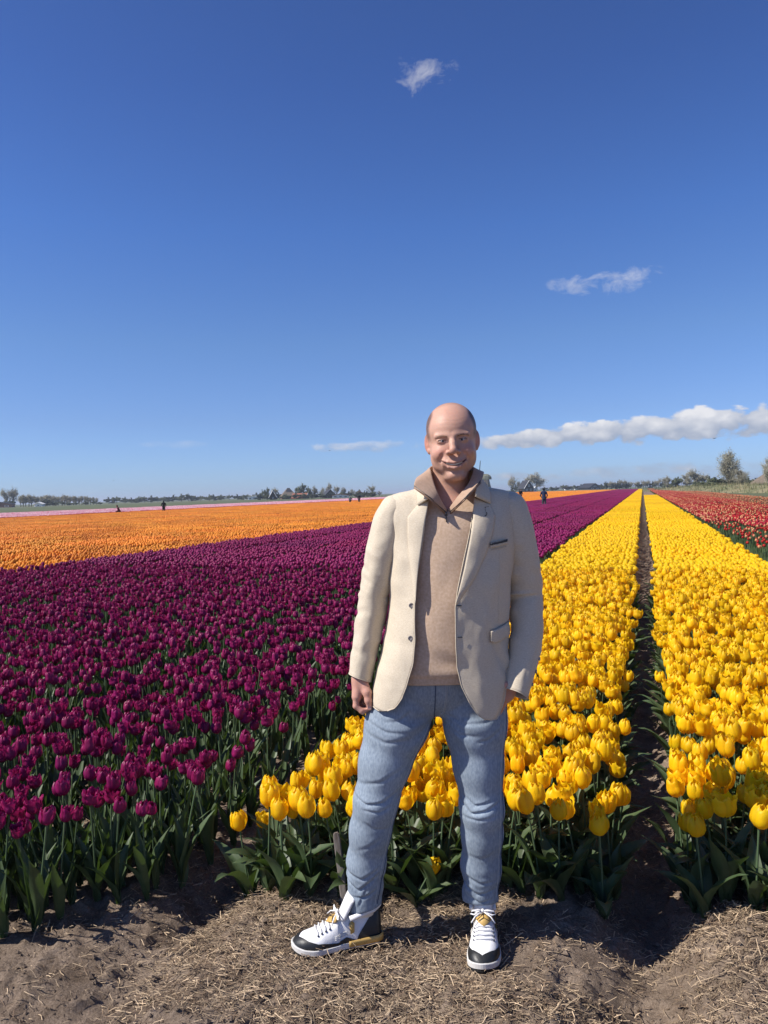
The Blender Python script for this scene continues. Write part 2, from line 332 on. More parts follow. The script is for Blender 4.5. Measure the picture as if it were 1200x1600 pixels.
# chopped reed mulch on the headland and in the furrows
def straws():
    n = 330000
    x = RNG.uniform(-2.9, 1.7, n); y = RNG.uniform(1.15, 6.5, n) ** 1.0
    w = np.where(y < 2.95, 1.0, 0.45)
    bed = np.zeros(n, bool)
    for a, b in BEDS['yellow'] + BEDS['purple'][:1]: bed |= (x > a + 0.1) & (x < b - 0.1)
    pxs, pys, _d = frame_px(x, y, 0 * x); w = w * ((pxs > -60) & (pxs < 1260) & (pys < 1700)) * np.where(y > 4, 0.5, 1)
    w = np.where(bed & (y > 3.3), 0.12, w)
    clump = fbm(x * 2.4 + 3, y * 2.4, 2.0, 3)
    w = w * np.clip((clump - 0.30) * 5.5, 0.10, 1)
    for bx, by, br in ((-1.62, 1.75, 0.26), (-1.25, 1.62, 0.2), (0.12, 2.05, 0.13), (0.02, 2.5, 0.15), (0.3, 2.2, 0.12)):
        w *= 1 - 0.93 * np.exp(-(((x - bx) ** 2 + (y - by) ** 2) / br ** 2))
    w *= np.where(x < -1.62, 0.22, 1)
    k = RNG.random(n) < w; x, y = x[k], y[k]; n = len(x)
    for fx, fy, ca, sa in ((-1.02, 2.28, None, None),): pass
    ln = RNG.gamma(2.6, 0.0095, n).clip(0.007, 0.10); wd = RNG.uniform(0.0006, 0.0017, n); th = wd * 0.45
    a = RNG.uniform(0, 2 * np.pi, n); a = np.where(RNG.random(n) < 0.45, RNG.normal(0.3, 0.6, n), a)
    tilt = RNG.normal(0, 0.30, n); lift = 0.003 + np.abs(RNG.normal(0, 0.0095, n)) * np.clip(clump[k] * 2, 0.5, 1.5)
    dx, dy = np.cos(a) * np.cos(tilt), np.sin(a) * np.cos(tilt); dz = np.sin(tilt)
    sx, sy = -np.sin(a), np.cos(a)
    bend = RNG.normal(0, 0.10, n) * ln
    z0 = ground_z(x, y) + lift
    V = np.zeros((n, 9, 3)); i = 0
    for t, b in ((-0.5, 0), (0.0, 1), (0.5, 0)):
        cx_ = x + dx * ln * t + sx * bend * b; cy_ = y + dy * ln * t + sy * bend * b; cz_ = z0 + dz * ln * t + b * np.abs(bend) * 0.5
        for q, r in ((-1, -0.5), (1, -0.5), (0, 1)):
            V[:, i] = np.c_[cx_ + sx * q * wd, cy_ + sy * q * wd, cz_ + r * th]; i += 1
    q = []
    for s in (0, 3):
        for k2 in (1, 2): q.append((s + k2, s + (k2 + 1) % 3, s + 3 + (k2 + 1) % 3, s + 3 + k2))
    F = (np.array(q)[None] + (np.arange(n) * 9)[:, None, None]).reshape(-1, 4)
    o = mesh_obj('straw_mulch', V.reshape(-1, 3), F, M['straw_v'], smooth=False)
    b = RNG.random(n)[:, None]; dark = (RNG.random(n) < 0.42)[:, None]
    c = np.where(dark, np.array([[0.15, 0.10, 0.062]]) * (0.6 + b), np.array([[0.50, 0.37, 0.235]]) * (0.40 + 1.0 * b ** 1.6))
    set_tone(o, np.repeat(c, 9, 0))
    tag(o, 'mulch of chopped dry reed stalks spread over the sandy soil', 'straw', kind='stuff')
    # crumbs and clods of soil
    n = 16000; x = RNG.uniform(-2.9, 1.6, n); y = RNG.uniform(1.15, 4.5, n); r = RNG.gamma(1.5, 0.0028, n).clip(0.0015, 0.024)
    z = ground_z(x, y) + r * 0.3
    base = np.array([(0, 0, 1), (1, 0, 0), (0, 1, 0), (-1, 0, 0), (0, -1, 0), (0, 0, -1)], float)
    V = base[None] * RNG.uniform(0.6, 1.25, (n, 6, 1)) * r[:, None, None]
    an = RNG.uniform(0, 6.28, n); c, s = np.cos(an)[:, None], np.sin(an)[:, None]
    V = np.stack([V[..., 0] * c - V[..., 1] * s + x[:, None], V[..., 0] * s + V[..., 1] * c + y[:, None], V[..., 2] * 0.75 + z[:, None]], -1)
    f = np.array([(0, 1, 2), (0, 2, 3), (0, 3, 4), (0, 4, 1), (5, 2, 1), (5, 3, 2), (5, 4, 3), (5, 1, 4)])
    F = (f[None] + (np.arange(n) * 6)[:, None, None]).reshape(-1, 3)
    tag(mesh_obj('soil_crumbs', V.reshape(-1, 3), F, M['soil'], smooth=False), 'loose crumbs and small clods of dry sandy soil', 'soil', kind='stuff')
straws()

# ------------------------------------------------------------------ tulips
def petal(phi, rad, h, open_, half=0.95, nu=9, nv=5, rs=None, inner=False):
    """one cupped petal at azimuth phi: base at the origin, tip at height h"""
    u = np.linspace(0, 1, nu); v = np.linspace(-1, 1, nv)
    prof = smooth_interp(u, [(0, 0.12), (0.12, 0.62), (0.38, 1.0), (0.62, 0.97), (0.82, 0.84 + open_ * 0.8), (1.0, 0.52 + open_ * 1.7)])
    if inner: prof = prof * 0.88
    wid = smooth_interp(u, [(0, 0.32), (0.25, 0.88), (0.55, 1.0), (0.8, 0.90), (0.93, 0.72), (1.0, 0.26)])
    r1, r2, r3 = (rs.uniform(-1, 1) for _ in range(3)) if rs is not None else (0, 0, 0)
    V = []
    for i in range(nu):
        for j in range(nv):
            vv = v[j] * wid[i]
            a = phi + vv * half
            r = rad * prof[i] * (1 - 0.20 * vv * vv) + rad * 0.07 * math.sin(5 * u[i] + 4 * v[j] + 3 * r1) * u[i] - rad * 0.05 * math.exp(-(v[j] / 0.22) ** 2) * (u[i] > 0.15)
            z = h * (u[i] * (1.0 + 0.04 * r2)) - 0.010 * u[i] ** 3 * v[j] ** 2 * h / 0.08 + h * 0.03 * r3 * u[i] * v[j]
            V.append((r * math.sin(a), -r * math.cos(a), z))
    return V, grid_faces(nu, nv)
def bloom_petals(rad, h, open_, seed, nu=9, nv=5, double=False):
    rs = np.random.default_rng(seed); out = []
    ph = rs.uniform(0, 6.28); k = 6
    for i in range(k):
        inner = i >= 3
        a = ph + (i % 3) * 2.094 + (1.047 if inner else 0) + rs.uniform(-0.12, 0.12)
        out.append(petal(a, rad * rs.uniform(0.93, 1.06), h * rs.uniform(0.92, 1.05) * (1.02 if inner else 1), open_ + rs.uniform(-0.12, 0.16), 0.80, nu, nv, rs, inner))
    if double:
        for i in range(3):
            out.append(petal(ph + i * 2.09 + 0.5, rad * 0.66, h * 1.0, open_ + 0.1, 0.8, nu, nv, rs, True))
    return out
def leaf(length, width, lean, curl, seed, nu=9, nv=5, z0=0.0):
    """lance-shaped leaf rising from the ground and arching to +x"""
    rs = np.random.default_rng(seed); u = np.linspace(0, 1, nu); v = np.linspace(-1, 1, nv); V = []
    wid = smooth_interp(u, [(0, 0.35), (0.18, 0.75), (0.45, 1.0), (0.75, 0.66), (1, 0.02)]) * width / 2
    ang = lean + curl * u ** 1.5; ds = length / (nu - 1)
    x = np.concatenate([[0], np.cumsum(np.sin(ang[:-1]) * ds)]); z = np.concatenate([[0], np.cumsum(np.cos(ang[:-1]) * ds)])
    p1, p2 = rs.uniform(0, 6.28, 2); tw = rs.uniform(-0.7, 0.7)
    for i in range(nu):
        for j in range(nv):
            w = v[j] * wid[i]; fold = abs(v[j]) ** 1.2 * wid[i] * (0.75 - 0.45 * u[i])
            wave = 0.28 * wid[i] * abs(v[j]) * math.sin(9 * u[i] + (p1 if v[j] > 0 else p2))
            nx, nz = math.cos(ang[i]), -math.sin(ang[i])         # leaf's upper side looks back toward the stem
            off = fold + wave; t = tw * u[i]
            V.append((x[i] - nx * off * math.cos(t), w * math.cos(t) + off * math.sin(t) * 0.5, max(z[i] - nz * off, 0.004) + z0))
    return V, grid_faces(nu, nv)
def stem_mesh(h, bend, r=0.0035, n=5):
    mb = MB(); pts = [(bend * (t ** 2), bend * 0.3 * t, h * t) for t in (0, 0.3, 0.6, 0.85, 1.0)]
    mb.tube(pts, [r * 1.15, r, r, r * 0.95, r * 1.25], n, cap=False); return mb
class Kind: pass
def tulip_kind(name, rad, bh, h, seeds, leafspec, openr, double=False):
    k = Kind(); k.name = name; k.vars = []
    for s in range(seeds):
        rs = np.random.default_rng(100 + s + len(name) * 31)
        v = Kind(); v.h = h * rs.uniform(0.92, 1.06); v.bend = rs.uniform(-0.02, 0.045)
        r = rad * rs.uniform(0.86, 1.10); op = rs.uniform(*openr)
        v.petals = bloom_petals(r, bh * rs.uniform(0.9, 1.08), op, 500 + s, double=double)
        v.tip = Matrix.Translation((v.bend, v.bend * 0.3, v.h)) @ Euler((rs.uniform(-0.2, 0.2), v.bend * 5, 0)).to_matrix().to_4x4()
        v.leaves = []
        nl = leafspec['n']; a0_ = rs.uniform(0, 6.28)
        for q in range(nl):
            V, F = leaf(rs.uniform(*leafspec['len']), rs.uniform(*leafspec['wid']), rs.uniform(*leafspec['lean']), rs.uniform(*leafspec['curl']), 900 + s * 7 + q)
            R = Matrix.Rotation(a0_ + q * 6.28 / nl + rs.uniform(-0.5, 0.5), 4, 'Z')
            v.leaves.append(([tuple(R @ Vector(p)) for p in V], F))
        k.vars.append(v)
    return k
KY = tulip_kind('yellow', 0.0390, 0.084, 0.312, 11, dict(n=4, len=(0.20, 0.33), wid=(0.050, 0.078), lean=(0.12, 0.55), curl=(0.4, 1.7)), (-0.12, 0.24))
KP = tulip_kind('purple', 0.0295, 0.062, 0.36, 10, dict(n=4, len=(0.22, 0.34), wid=(0.034, 0.054), lean=(0.04, 0.38), curl=(0.1, 0.8)), (-0.05, 0.30), double=True)
def joined(k, v, nm, full=True, petal_mat=None):
    mb = MB()
    for V, F in v.petals: mb.add([v.tip @ Vector(p) for p in V], F, 0)
    s = stem_mesh(v.h, v.bend, n=4); mb.add(s.v, s.f, 1)
    for V, F in v.leaves[:3 if full else 2]: mb.add(V, F, 2)
    o = mesh_obj(nm, mb.v, mb.f, [petal_mat, M['stem'], M['leaf']], smooth=True, mi=mb.m, link=False)
    return o
def part_meshes(k, mat_):
    for v in k.vars:
        def mk(nm, V, F, m):
            o = mesh_obj(nm, V, F, m, link=False); d = o.data; bpy.data.objects.remove(o); return d
        v.m_petals = [mk('petal', [v.tip @ Vector(p) for p in V], F, mat_) for V, F in v.petals[:6]]
        if len(v.petals) > 6:
            mb = MB()
            for V, F in v.petals[6:]: mb.add([v.tip @ Vector(p) for p in V], F)
            v.m_inner = mk('inner_petals', mb.v, mb.f, mat_)
        mb = MB()
        for V, F in v.petals: mb.add([v.tip @ Vector(p) for p in V], F)
        v.m_bloom = mk('bloom', mb.v, mb.f, mat_)
        s = stem_mesh(v.h, v.bend, n=6); v.m_stem = mk('stem', s.v, s.f, M['stem'])
        v.m_leaves = [mk('leaf', V, F, M['leaf']) for V, F in v.leaves]
part_meshes(KY, M['yellow']); part_meshes(KP, M['purple'])
def child(name, data, root):
    o = bpy.data.objects.new(name, data); COL.objects.link(o); o.parent = root; return o
def plant_tulip(k, vi, x, y, z, rz, sc, label, group, fine, tilt=(0, 0)):
    v = k.vars[vi]; root = empty(k.name + '_tulip', (x, y, z)); root.rotation_euler = (tilt[0], tilt[1], rz); root.scale = (sc, sc, sc)
    tag(root, label, 'tulip', group)
    child('stem', v.m_stem, root)
    for m in (v.m_leaves if fine else v.m_leaves[:2]): child('leaf', m, root)
    if fine:
        for m in v.m_petals: child('petal', m, root)
        if hasattr(v, 'm_inner'): child('inner_petals', v.m_inner, root)
    else: child('bloom', v.m_bloom, root)
    return root
def gn_tree():
    t = bpy.data.node_groups.new('scatter', 'GeometryNodeTree')
    t.interface.new_socket('Geometry', in_out='INPUT', socket_type='NodeSocketGeometry')
    t.interface.new_socket('Collection', in_out='INPUT', socket_type='NodeSocketCollection')
    t.interface.new_socket('Geometry', in_out='OUTPUT', socket_type='NodeSocketGeometry')
    gi = t.nodes.new('NodeGroupInput'); go = t.nodes.new('NodeGroupOutput')
    ci = t.nodes.new('GeometryNodeCollectionInfo'); ci.inputs['Separate Children'].default_value = True; ci.inputs['Reset Children'].default_value = True
    ip = t.nodes.new('GeometryNodeInstanceOnPoints'); ip.inputs['Pick Instance'].default_value = True
    def attr(nm, ty):
        a = t.nodes.new('GeometryNodeInputNamedAttribute'); a.data_type = ty; a.inputs['Name'].default_value = nm; return a.outputs['Attribute']
    t.links.new(gi.outputs[0], ip.inputs['Points']); t.links.new(gi.outputs[1], ci.inputs['Collection']); t.links.new(ci.outputs[0], ip.inputs['Instance'])
    t.links.new(attr('idx', 'INT'), ip.inputs['Instance Index'])
    e2r = t.nodes.new('FunctionNodeEulerToRotation'); t.links.new(attr('rot', 'FLOAT_VECTOR'), e2r.inputs[0]); t.links.new(e2r.outputs[0], ip.inputs['Rotation'])
    t.links.new(attr('scl', 'FLOAT_VECTOR'), ip.inputs['Scale'])
    t.links.new(ip.outputs[0], go.inputs[0]); return t
GN = gn_tree()
def scatter(name, P, rot, scl, idx, objs, label, cat):
    c = bpy.data.collections.new(name + '_source')
    for i, o in enumerate(objs): o.name = 'variant_%02d_%s' % (i, name); c.objects.link(o)
    me = bpy.data.meshes.new(name); me.vertices.add(len(P)); me.vertices.foreach_set('co', P.astype(np.float32).ravel())
    for nm, ty, key, arr in (('rot', 'FLOAT_VECTOR', 'vector', rot), ('scl', 'FLOAT_VECTOR', 'vector', scl), ('idx', 'INT', 'value', idx)):
        a = me.attributes.new(nm, ty, 'POINT'); a.data.foreach_set(key, np.asarray(arr, np.int32 if ty == 'INT' else np.float32).ravel())
    o = bpy.data.objects.new(name, me); COL.objects.link(o)
    md = o.modifiers.new('scatter', 'NODES'); md.node_group = GN
    md[[s.identifier for s in GN.interface.items_tree if s.name == 'Collection'][0]] = c
    return tag(o, label, cat, kind='stuff')
def bed_points(x0, x1, front, y1, sp, seed, keep=0.93, edge=0.05):
    rs = np.random.default_rng(seed); ys0 = min(front(x0), front(x1)) - 0.2
    xs = np.arange(x0, x1 + 1e-6, sp); ys = np.arange(ys0, y1, sp)
    X, Y = np.meshgrid(xs, ys); X = X + (np.arange(len(ys))[:, None] % 2) * sp * 0.5
    X = X.ravel() + rs.normal(0, sp * 0.26, X.size); Y = Y.ravel() + rs.normal(0, sp * 0.26, Y.size)
    if keep < 0.93: keep = keep * np.clip(0.35 + 1.7 * vnoise(X * 1.6 + 9, Y * 1.6, seed), 0, 1.15)
    k = (rs.random(X.size) < keep) & (X > x0 - edge) & (X < x1 + edge * 0.6) & (Y > front(X) + (vnoise(X * 6, seed) - 0.5) * 0.12)
    return X[k], Y[k]
def near_bed(k, spec, sp, near_y, mat_, seed, nind, nfine, group, labeler, stuff_label):
    """spec: list of (x0, x1, front); the largest in the frame become single tulips, the rest up to near_y one scattered mass"""
    X, Y = [], []
    for i, (a, b, fr) in enumerate(spec):
        x, y = bed_points(a, b, fr, near_y, sp, seed + i, keep=0.94 if k.name == 'yellow' else 0.92); X.append(x); Y.append(y)
    X = np.concatenate(X); Y = np.concatenate(Y); Z = ground_z(X, Y, False) - 0.004
    px, py, d = frame_px(X, Y, Z + k.vars[0].h)
    infr = (px > -15) & (px < 1215) & (py < 1640) & (Y > 0.5)
    rank = np.where(infr, np.hypot(X, Y), 1e9); order = np.argsort(rank)
    rs = np.random.default_rng(seed + 50); nv = len(k.vars)
    vi = rs.integers(0, nv, len(X)); rz = rs.uniform(0, 6.28, len(X)); sc = rs.normal(1, 0.065, len(X)).clip(0.8, 1.18)
    tx, ty_ = rs.normal(0, 0.07, len(X)), rs.normal(0, 0.07, len(X))
    ind = order[:nind]
    special = {}
    for nm, sel in (('left', X[ind] < 0), ('right', X[ind] >= 0)):
        if k.name == 'yellow' and sel.any():
            q = ind[sel]; low = q[np.argmax(py[q])]; lf = q[np.argmin(px[q])]; rt = q[np.argmax(np.where(px[q] < 1190, px[q], -1))]; far_ = q[np.argmin(py[q])]
            bed_ = 'the bed behind the man' if nm == 'left' else 'the bed right of the dark track'
            special[rt] = 'rightmost whole yellow tulip near the front of ' + bed_; special[low] = 'lowest hanging yellow tulip at the front of ' + bed_; special[lf] = 'leftmost yellow tulip at the front of ' + bed_
        elif k.name == 'purple' and nm == 'left':
            low = ind[np.argmax(py[ind])]; special[low] = 'lowest purple tulip at the near left corner of the purple field'
    for n, i in enumerate(ind):
        plant_tulip(k, int(vi[i]), X[i], Y[i], Z[i], rz[i], sc[i], special.get(i) or labeler(X[i], Y[i], px[i], py[i], n), group(X[i]), n < nfine, (tx[i], ty_[i]))
    rest = np.setdiff1d(np.arange(len(X)), ind)
    rot = np.c_[tx[rest], ty_[rest], rz[rest]]; s3 = np.repeat(sc[rest][:, None], 3, 1)
    scatter(k.name + '_tulip_mass', np.c_[X[rest], Y[rest], Z[rest]], rot, s3, vi[rest], [joined(k, v, 'v', True, mat_) for v in k.vars], stuff_label, 'tulips')
NEAR = 11.0
yfront_l = lambda x: 2.45 + (np.asarray(x) + 1.5) * 0.28
yfront_r = lambda x: 2.80 + 0 * np.asarray(x)
pfront = lambda x: 1.93 + np.clip(np.asarray(x) + 2.15, 0, 1) * 1.55
near_bed(KY, [(-1.53, -0.15, yfront_l), (0.14, 1.69, yfront_r)], 0.079, NEAR, M['yellow'], 11, 300, 110,
         lambda x: 'yellow tulips in the bed behind the man' if x < 0 else 'yellow tulips in the bed right of the track',
         lambda x, y, px, py, n: 'yellow tulip crowded among others in the bed directly behind the man' if x < 0 else 'yellow tulip crowded among others in the bed right of the dark track',
         'unbroken mass of yellow tulips filling the two beds behind the front rows')
near_bed(KP, [(-3.18, -1.80, pfront), (-4.97, -3.47, pfront), (-6.78, -5.27, pfront), (-8.6, -7.06, pfront), (-10.35, -8.88, pfront)], 0.088, NEAR, M['purple'], 31, 300, 90,
         lambda x: 'purple tulips at the front of the purple field',
         lambda x, y, px, py, n: 'deep purple tulip among the nearest rows at the front of the purple field',
         'mass of deep purple tulips in the field left of the man')
# the single low yellow tulip seen between the man's legs, and a few that stand out
KL = tulip_kind('yellow', 0.036, 0.076, 0.135, 1, dict(n=4, len=(0.20, 0.27), wid=(0.05, 0.07), lean=(0.5, 0.9), curl=(0.5, 1.2)), (-0.1, 0.05)); part_meshes(KL, M['yellow'])
plant_tulip(KL, 0, *to_world(648, 1372, 2.74).xy, -0.01, 0.6, 0.95, 'short lone yellow tulip low among leaves between the man\'s legs', 'low yellow tulips', True, (0.1, 0.25))
def far_tulip(rs, rad, h, bh, low):
    """small tulip for the far rows"""
    n = 5 if low else 6; V = []; F = []; prof = [(0.25, 0), (1.0, 0.3), (0.95, 0.7), (0.45, 1.0)] if not low else [(0.5, 0.05), (1.0, 0.5), (0.45, 1.0)]
    a0_ = rs.uniform(0, 6.28); r = rad * rs.uniform(0.85, 1.15); lx, ly = rs.normal(0, 0.012, 2)
    for pr, pz in prof:
        for k in range(n):
            a = a0_ + k * 6.283 / n; q = r * pr * (1 + 0.12 * math.cos(3 * a))
            V.append((q * math.cos(a) + lx, q * math.sin(a) + ly, h + bh * pz * (1 + 0.08 * math.cos(3 * a + 1))))
    F = [(i * n + k, i * n + (k + 1) % n, (i + 1) * n + (k + 1) % n, (i + 1) * n + k) for i in range(len(prof) - 1) for k in range(n)]
    F.append(tuple(len(V) - n + k for k in range(n)))
    return V, F
def tile(w, l, sp, rad, h, bh, mats, seed, low, pick, leaves=1.0, keep=0.95):
    rs = np.random.default_rng(seed); mb = MB()
    xs = np.arange(-w / 2 + sp / 2, w / 2, sp); ys = np.arange(-l / 2 + sp / 2, l / 2, sp)
    for x in xs:
        for y in ys:
            X = x + rs.normal(0, sp * 0.28); Y = y + rs.normal(0, sp * 0.28)
            if rs.random() < keep:
                V, F = far_tulip(rs, rad, h * rs.uniform(0.88, 1.08), bh, low); mb.add([(a + X, b + Y, c) for a, b, c in V], F, pick(rs))
            if rs.random() < leaves:
                a = rs.uniform(0, 6.28); c, s = math.cos(a), math.sin(a); lw = rs.uniform(0.015, 0.03); ll = rs.uniform(0.75, 0.98) * h; o = rs.uniform(0.02, 0.07)
                mb.add([(X - s * lw * .6, Y + c * lw * .6, 0.0), (X + s * lw * .6, Y - c * lw * .6, 0.0), (X + c * o * .5 + s * lw, Y + s * o * .5 - c * lw, ll * .55), (X + c * o * .5 - s * lw, Y + s * o * .5 + c * lw, ll * .55), (X + c * o, Y + s * o, ll)],
                       [(0, 1, 2, 3), (3, 2, 4)], len(mats) - 1)
    return mesh_obj('tile', mb.v, mb.f, mats, smooth=True, mi=mb.m, link=False)
def tiled(name, rects, w, l, sp, rad, h, bh, mats, pick, seed, split, label, leaves=1.0, keep=0.95, y_jit=True):
    """rects: (xc, y0, y1) strips of tiles; mid detail up to SPLIT metres, plainer beyond"""
    objs = [tile(w, l, sp, rad, h, bh, mats, seed + i, False, pick, leaves, keep) for i in range(3)] + [tile(w, l, sp, rad * 1.04, h, bh, mats, seed + 9 + i, True, pick, leaves * 0.7, keep) for i in range(3)]
    rs = np.random.default_rng(seed); P = []; R = []; I = []
    for xc, y0, y1 in rects:
        y = y0 + l / 2
        while y < y1:
            d = math.hypot(xc, y); P.append((xc, y, 0)); R.append((0, 0, math.pi * rs.integers(0, 2))); I.append(rs.integers(0, 3) + (0 if d < split else 3)); y += l
    P = np.array(P); S = np.ones((len(P), 3)); S[:, 2] = rs.uniform(0.96, 1.04, len(P))
    return scatter(name, P, np.array(R), S, np.array(I), objs, label, 'tulips')
one = lambda rs: 0
tiled('yellow_tulip_bed', [(-0.83, NEAR, 330)], 1.38, 2.0, 0.081, 0.039, 0.315, 0.08, [M['yellow_flat'], M['leaf']], one, 60, 40, 'left bed of yellow tulips running back to the horizon', 0.5)
tiled('yellow_tulip_bed', [(0.93, NEAR, 99)], 1.56, 2.0, 0.081, 0.039, 0.315, 0.08, [M['yellow_flat'], M['leaf']], one, 70, 40, 'right bed of yellow tulips that stops short of the horizon', 0.5)
tiled('purple_tulip_field', [((a + b) / 2, NEAR, 340) for a, b in BEDS['purple']], 1.62, 2.0, 0.088, 0.029, 0.36, 0.06, [M['purple'], M['leaf']], one, 80, 38, 'wide field of deep purple tulips running to the horizon', 1.0)
tiled('orange_tulip_field', [(-10.4 - 0.9 - 1.8 * i, 2.0 if i > 0 else 2, 345) for i in range(23)], 1.6, 2.0, 0.092, 0.030, 0.34, 0.068, [M['orange'], M['leaf']], one, 90, 34, 'wide field of orange tulips beyond the purple field', 0.9)
tiled('red_tulip_strip', [(-52.9, 20, 345)], 1.7, 2.5, 0.14, 0.05, 0.34, 0.08, [M['red'], M['leaf']], one, 100, 10, 'narrow strip of crimson tulips behind the orange field', 0.5)
tiled('pink_tulip_field', [(-55.2 - 2.4 * i, 20, 345) for i in range(12)], 2.0, 3.0, 0.16, 0.055, 0.34, 0.08, [M['pink'], M['palepink'], M['leaf']], lambda rs: int(rs.random() < 0.5), 110, 10, 'field of pale pink tulips beyond the crimson strip', 0.6)
rp = lambda rs: 0 if rs.random() < 0.68 else 1
tiled('red_tulip_bed', [(3.65, 3, 345)], 1.6, 2.0, 0.095, 0.030, 0.33, 0.065, [M['red'], M['cream'], M['leaf']], rp, 120, 40, 'bed of red and pale edged tulips on the right', 1.4, 0.40)
tiled('sparse_red_tulip_bed', [(2.36, 3, 26)], 0.8, 2.0, 0.09, 0.028, 0.33, 0.06, [M['red'], M['cream'], M['leaf']], rp, 130, 40, 'green leafy bed with few red tulips beside the yellow bed', 1.0, 0.13)
tiled('crimson_tulip_bed', [(2.36, 26, 345)], 0.8, 2.0, 0.09, 0.03, 0.33, 0.06, [M['red'], M['cream'], M['leaf']], rp, 140, 40, 'far part of the red tulip bed beside the yellow bed', 1.0, 0.6)
tiled('scattered_red_tulips', [(5.45, 4, 250)], 1.6, 2.0, 0.095, 0.030, 0.33, 0.06, [M['red'], M['cream'], M['leaf']], rp, 150, 40, 'thinly flowering red tulip bed farther right', 1.0, 0.35)
tiled('unopened_tulip_field', [(7.3 + 1.85 * i, 6, 200) for i in range(2)], 1.7, 2.0, 0.10, 0.026, 0.30, 0.05, [M['cream'], M['red'], M['leaf']], rp, 160, 30, 'mostly green tulip field with scattered pale buds at far right', 1.3, 0.14)
# ------------------------------------------------------------------ far background
M['bark'] = material('grey_bark', (0.085, 0.07, 0.052), 0.9, (0.14, 0.115, 0.085), 4)
M['twig'] = material('spring_twigs', (0.33, 0.305, 0.23), 0.85, (0.42, 0.395, 0.28), 0.8, rnd=0.15, trans=0.25)
M['green_crown'] = material('fresh_foliage', (0.14, 0.16, 0.085), 0.8, (0.19, 0.205, 0.115), 0.6, rnd=0.15, trans=0.25)
M['evergreen'] = material('dark_foliage', (0.055, 0.07, 0.038), 0.8, (0.085, 0.095, 0.05), 0.8)
M['thatch'] = material('brown_thatch', (0.13, 0.10, 0.075), 0.95, (0.2, 0.16, 0.12), 2)
M['slate'] = material('dark_slate_roof', (0.028, 0.028, 0.032), 0.6, (0.05, 0.048, 0.05), 3)
M['redtile'] = material('red_roof_tile', (0.22, 0.075, 0.045), 0.8, (0.3, 0.11, 0.07), 3)
M['white'] = material('white_paint', (0.78, 0.77, 0.74), 0.6)
M['brick'] = material('dark_brick', (0.12, 0.065, 0.045), 0.9, (0.18, 0.10, 0.07), 3)
M['glass'] = material('window_glass', (0.03, 0.035, 0.045), 0.12, spec=0.6)
M['darkwood'] = material('black_boards', (0.02, 0.02, 0.018), 0.8)
M['greencap'] = material('mossy_reed_cap', (0.13, 0.14, 0.085), 0.9, (0.2, 0.19, 0.13), 1.5)
def branch_tree(seed, h, spread, n_limb=9, leaves=900, lsize=0.16, trunk_h=0.25, twig=True, low=0.2, upright=0.75):
    """returns (trunk MB, crown MB): trunk with forking limbs, crown of small twig-and-leaf faces along them"""
    rs = np.random.default_rng(seed); tr, cr = MB(), MB()
    tips = []
    top = Vector((rs.normal(0, .03) * h, rs.normal(0, .03) * h, h * 0.9))
    tr.tube([(0, 0, 0), (0, 0, h * trunk_h), tuple(top * 0.65), tuple(top)], [h * 0.028, h * 0.02, h * 0.010, h * 0.003], 6)
    for i in range(n_limb):
        z0 = h * rs.uniform(trunk_h * 0.6, 0.6); a = i * 2.4 + rs.uniform(-0.4, 0.4); ln = h * rs.uniform(0.32, 0.6) * (1.15 - z0 / h)
        d = Vector((math.cos(a) * spread, math.sin(a) * spread, rs.uniform(upright * .8, upright * 1.25))).normalized()
        p = [Vector((0, 0, z0))]; 
        for s in range(4): d = (d + Vector(rs.normal(0, 0.10, 3)) + Vector((0, 0, 0.06))).normalized(); p.append(p[-1] + d * ln / 4)
        tr.tube(p, [h * 0.010, h * 0.008, h * 0.005, h * 0.003, h * 0.0015], 4, cap=False); tips.append(p)
        for q in range(3):
            k = rs.integers(1, 4); d2 = (d + Vector(rs.normal(0, 0.5, 3))).normalized(); e = [p[k]]
            for s in range(3): d2 = (d2 + Vector(rs.normal(0, .14, 3))).normalized(); e.append(e[-1] + d2 * ln * 0.15)
            tr.tube(e, [h * 0.004, h * 0.003, h * 0.002, h * 0.001], 3, cap=False); tips.append(e)
    tips.append([top * 0.6, top * 0.8, top * 1.05])
    for i in range(leaves):
        p = tips[rs.integers(len(tips))]; t = rs.uniform(0.15, 1.0) * (len(p) - 1); k = min(int(t), len(p) - 2)
        c = p[k].lerp(p[k + 1], t - k) + Vector(rs.normal(0, h * 0.035 * (0.5 + t / 4), 3))
        if c.z < h * low * 0.6: continue
        u = Vector(rs.normal(0, 1, 3)).normalized(); w = u.cross(Vector(rs.normal(0, 1, 3))).normalized(); sz = h * lsize * 0.1 * rs.uniform(0.5, 1.4)
        asp = 0.35 if twig else 0.8
        cr.add([c - u * sz, c + w * sz * asp, c + u * sz, c - w * sz * asp], [(0, 1, 2, 3)])
    return tr, cr
def tree_meshes(nm, **k):
    t, c = branch_tree(**k); a = t.build('trunk', M['bark'], smooth=True); b = c.build('crown', M[nm], smooth=False)
    r = (a.data, b.data); bpy.data.objects.remove(a); bpy.data.objects.remove(b); return r
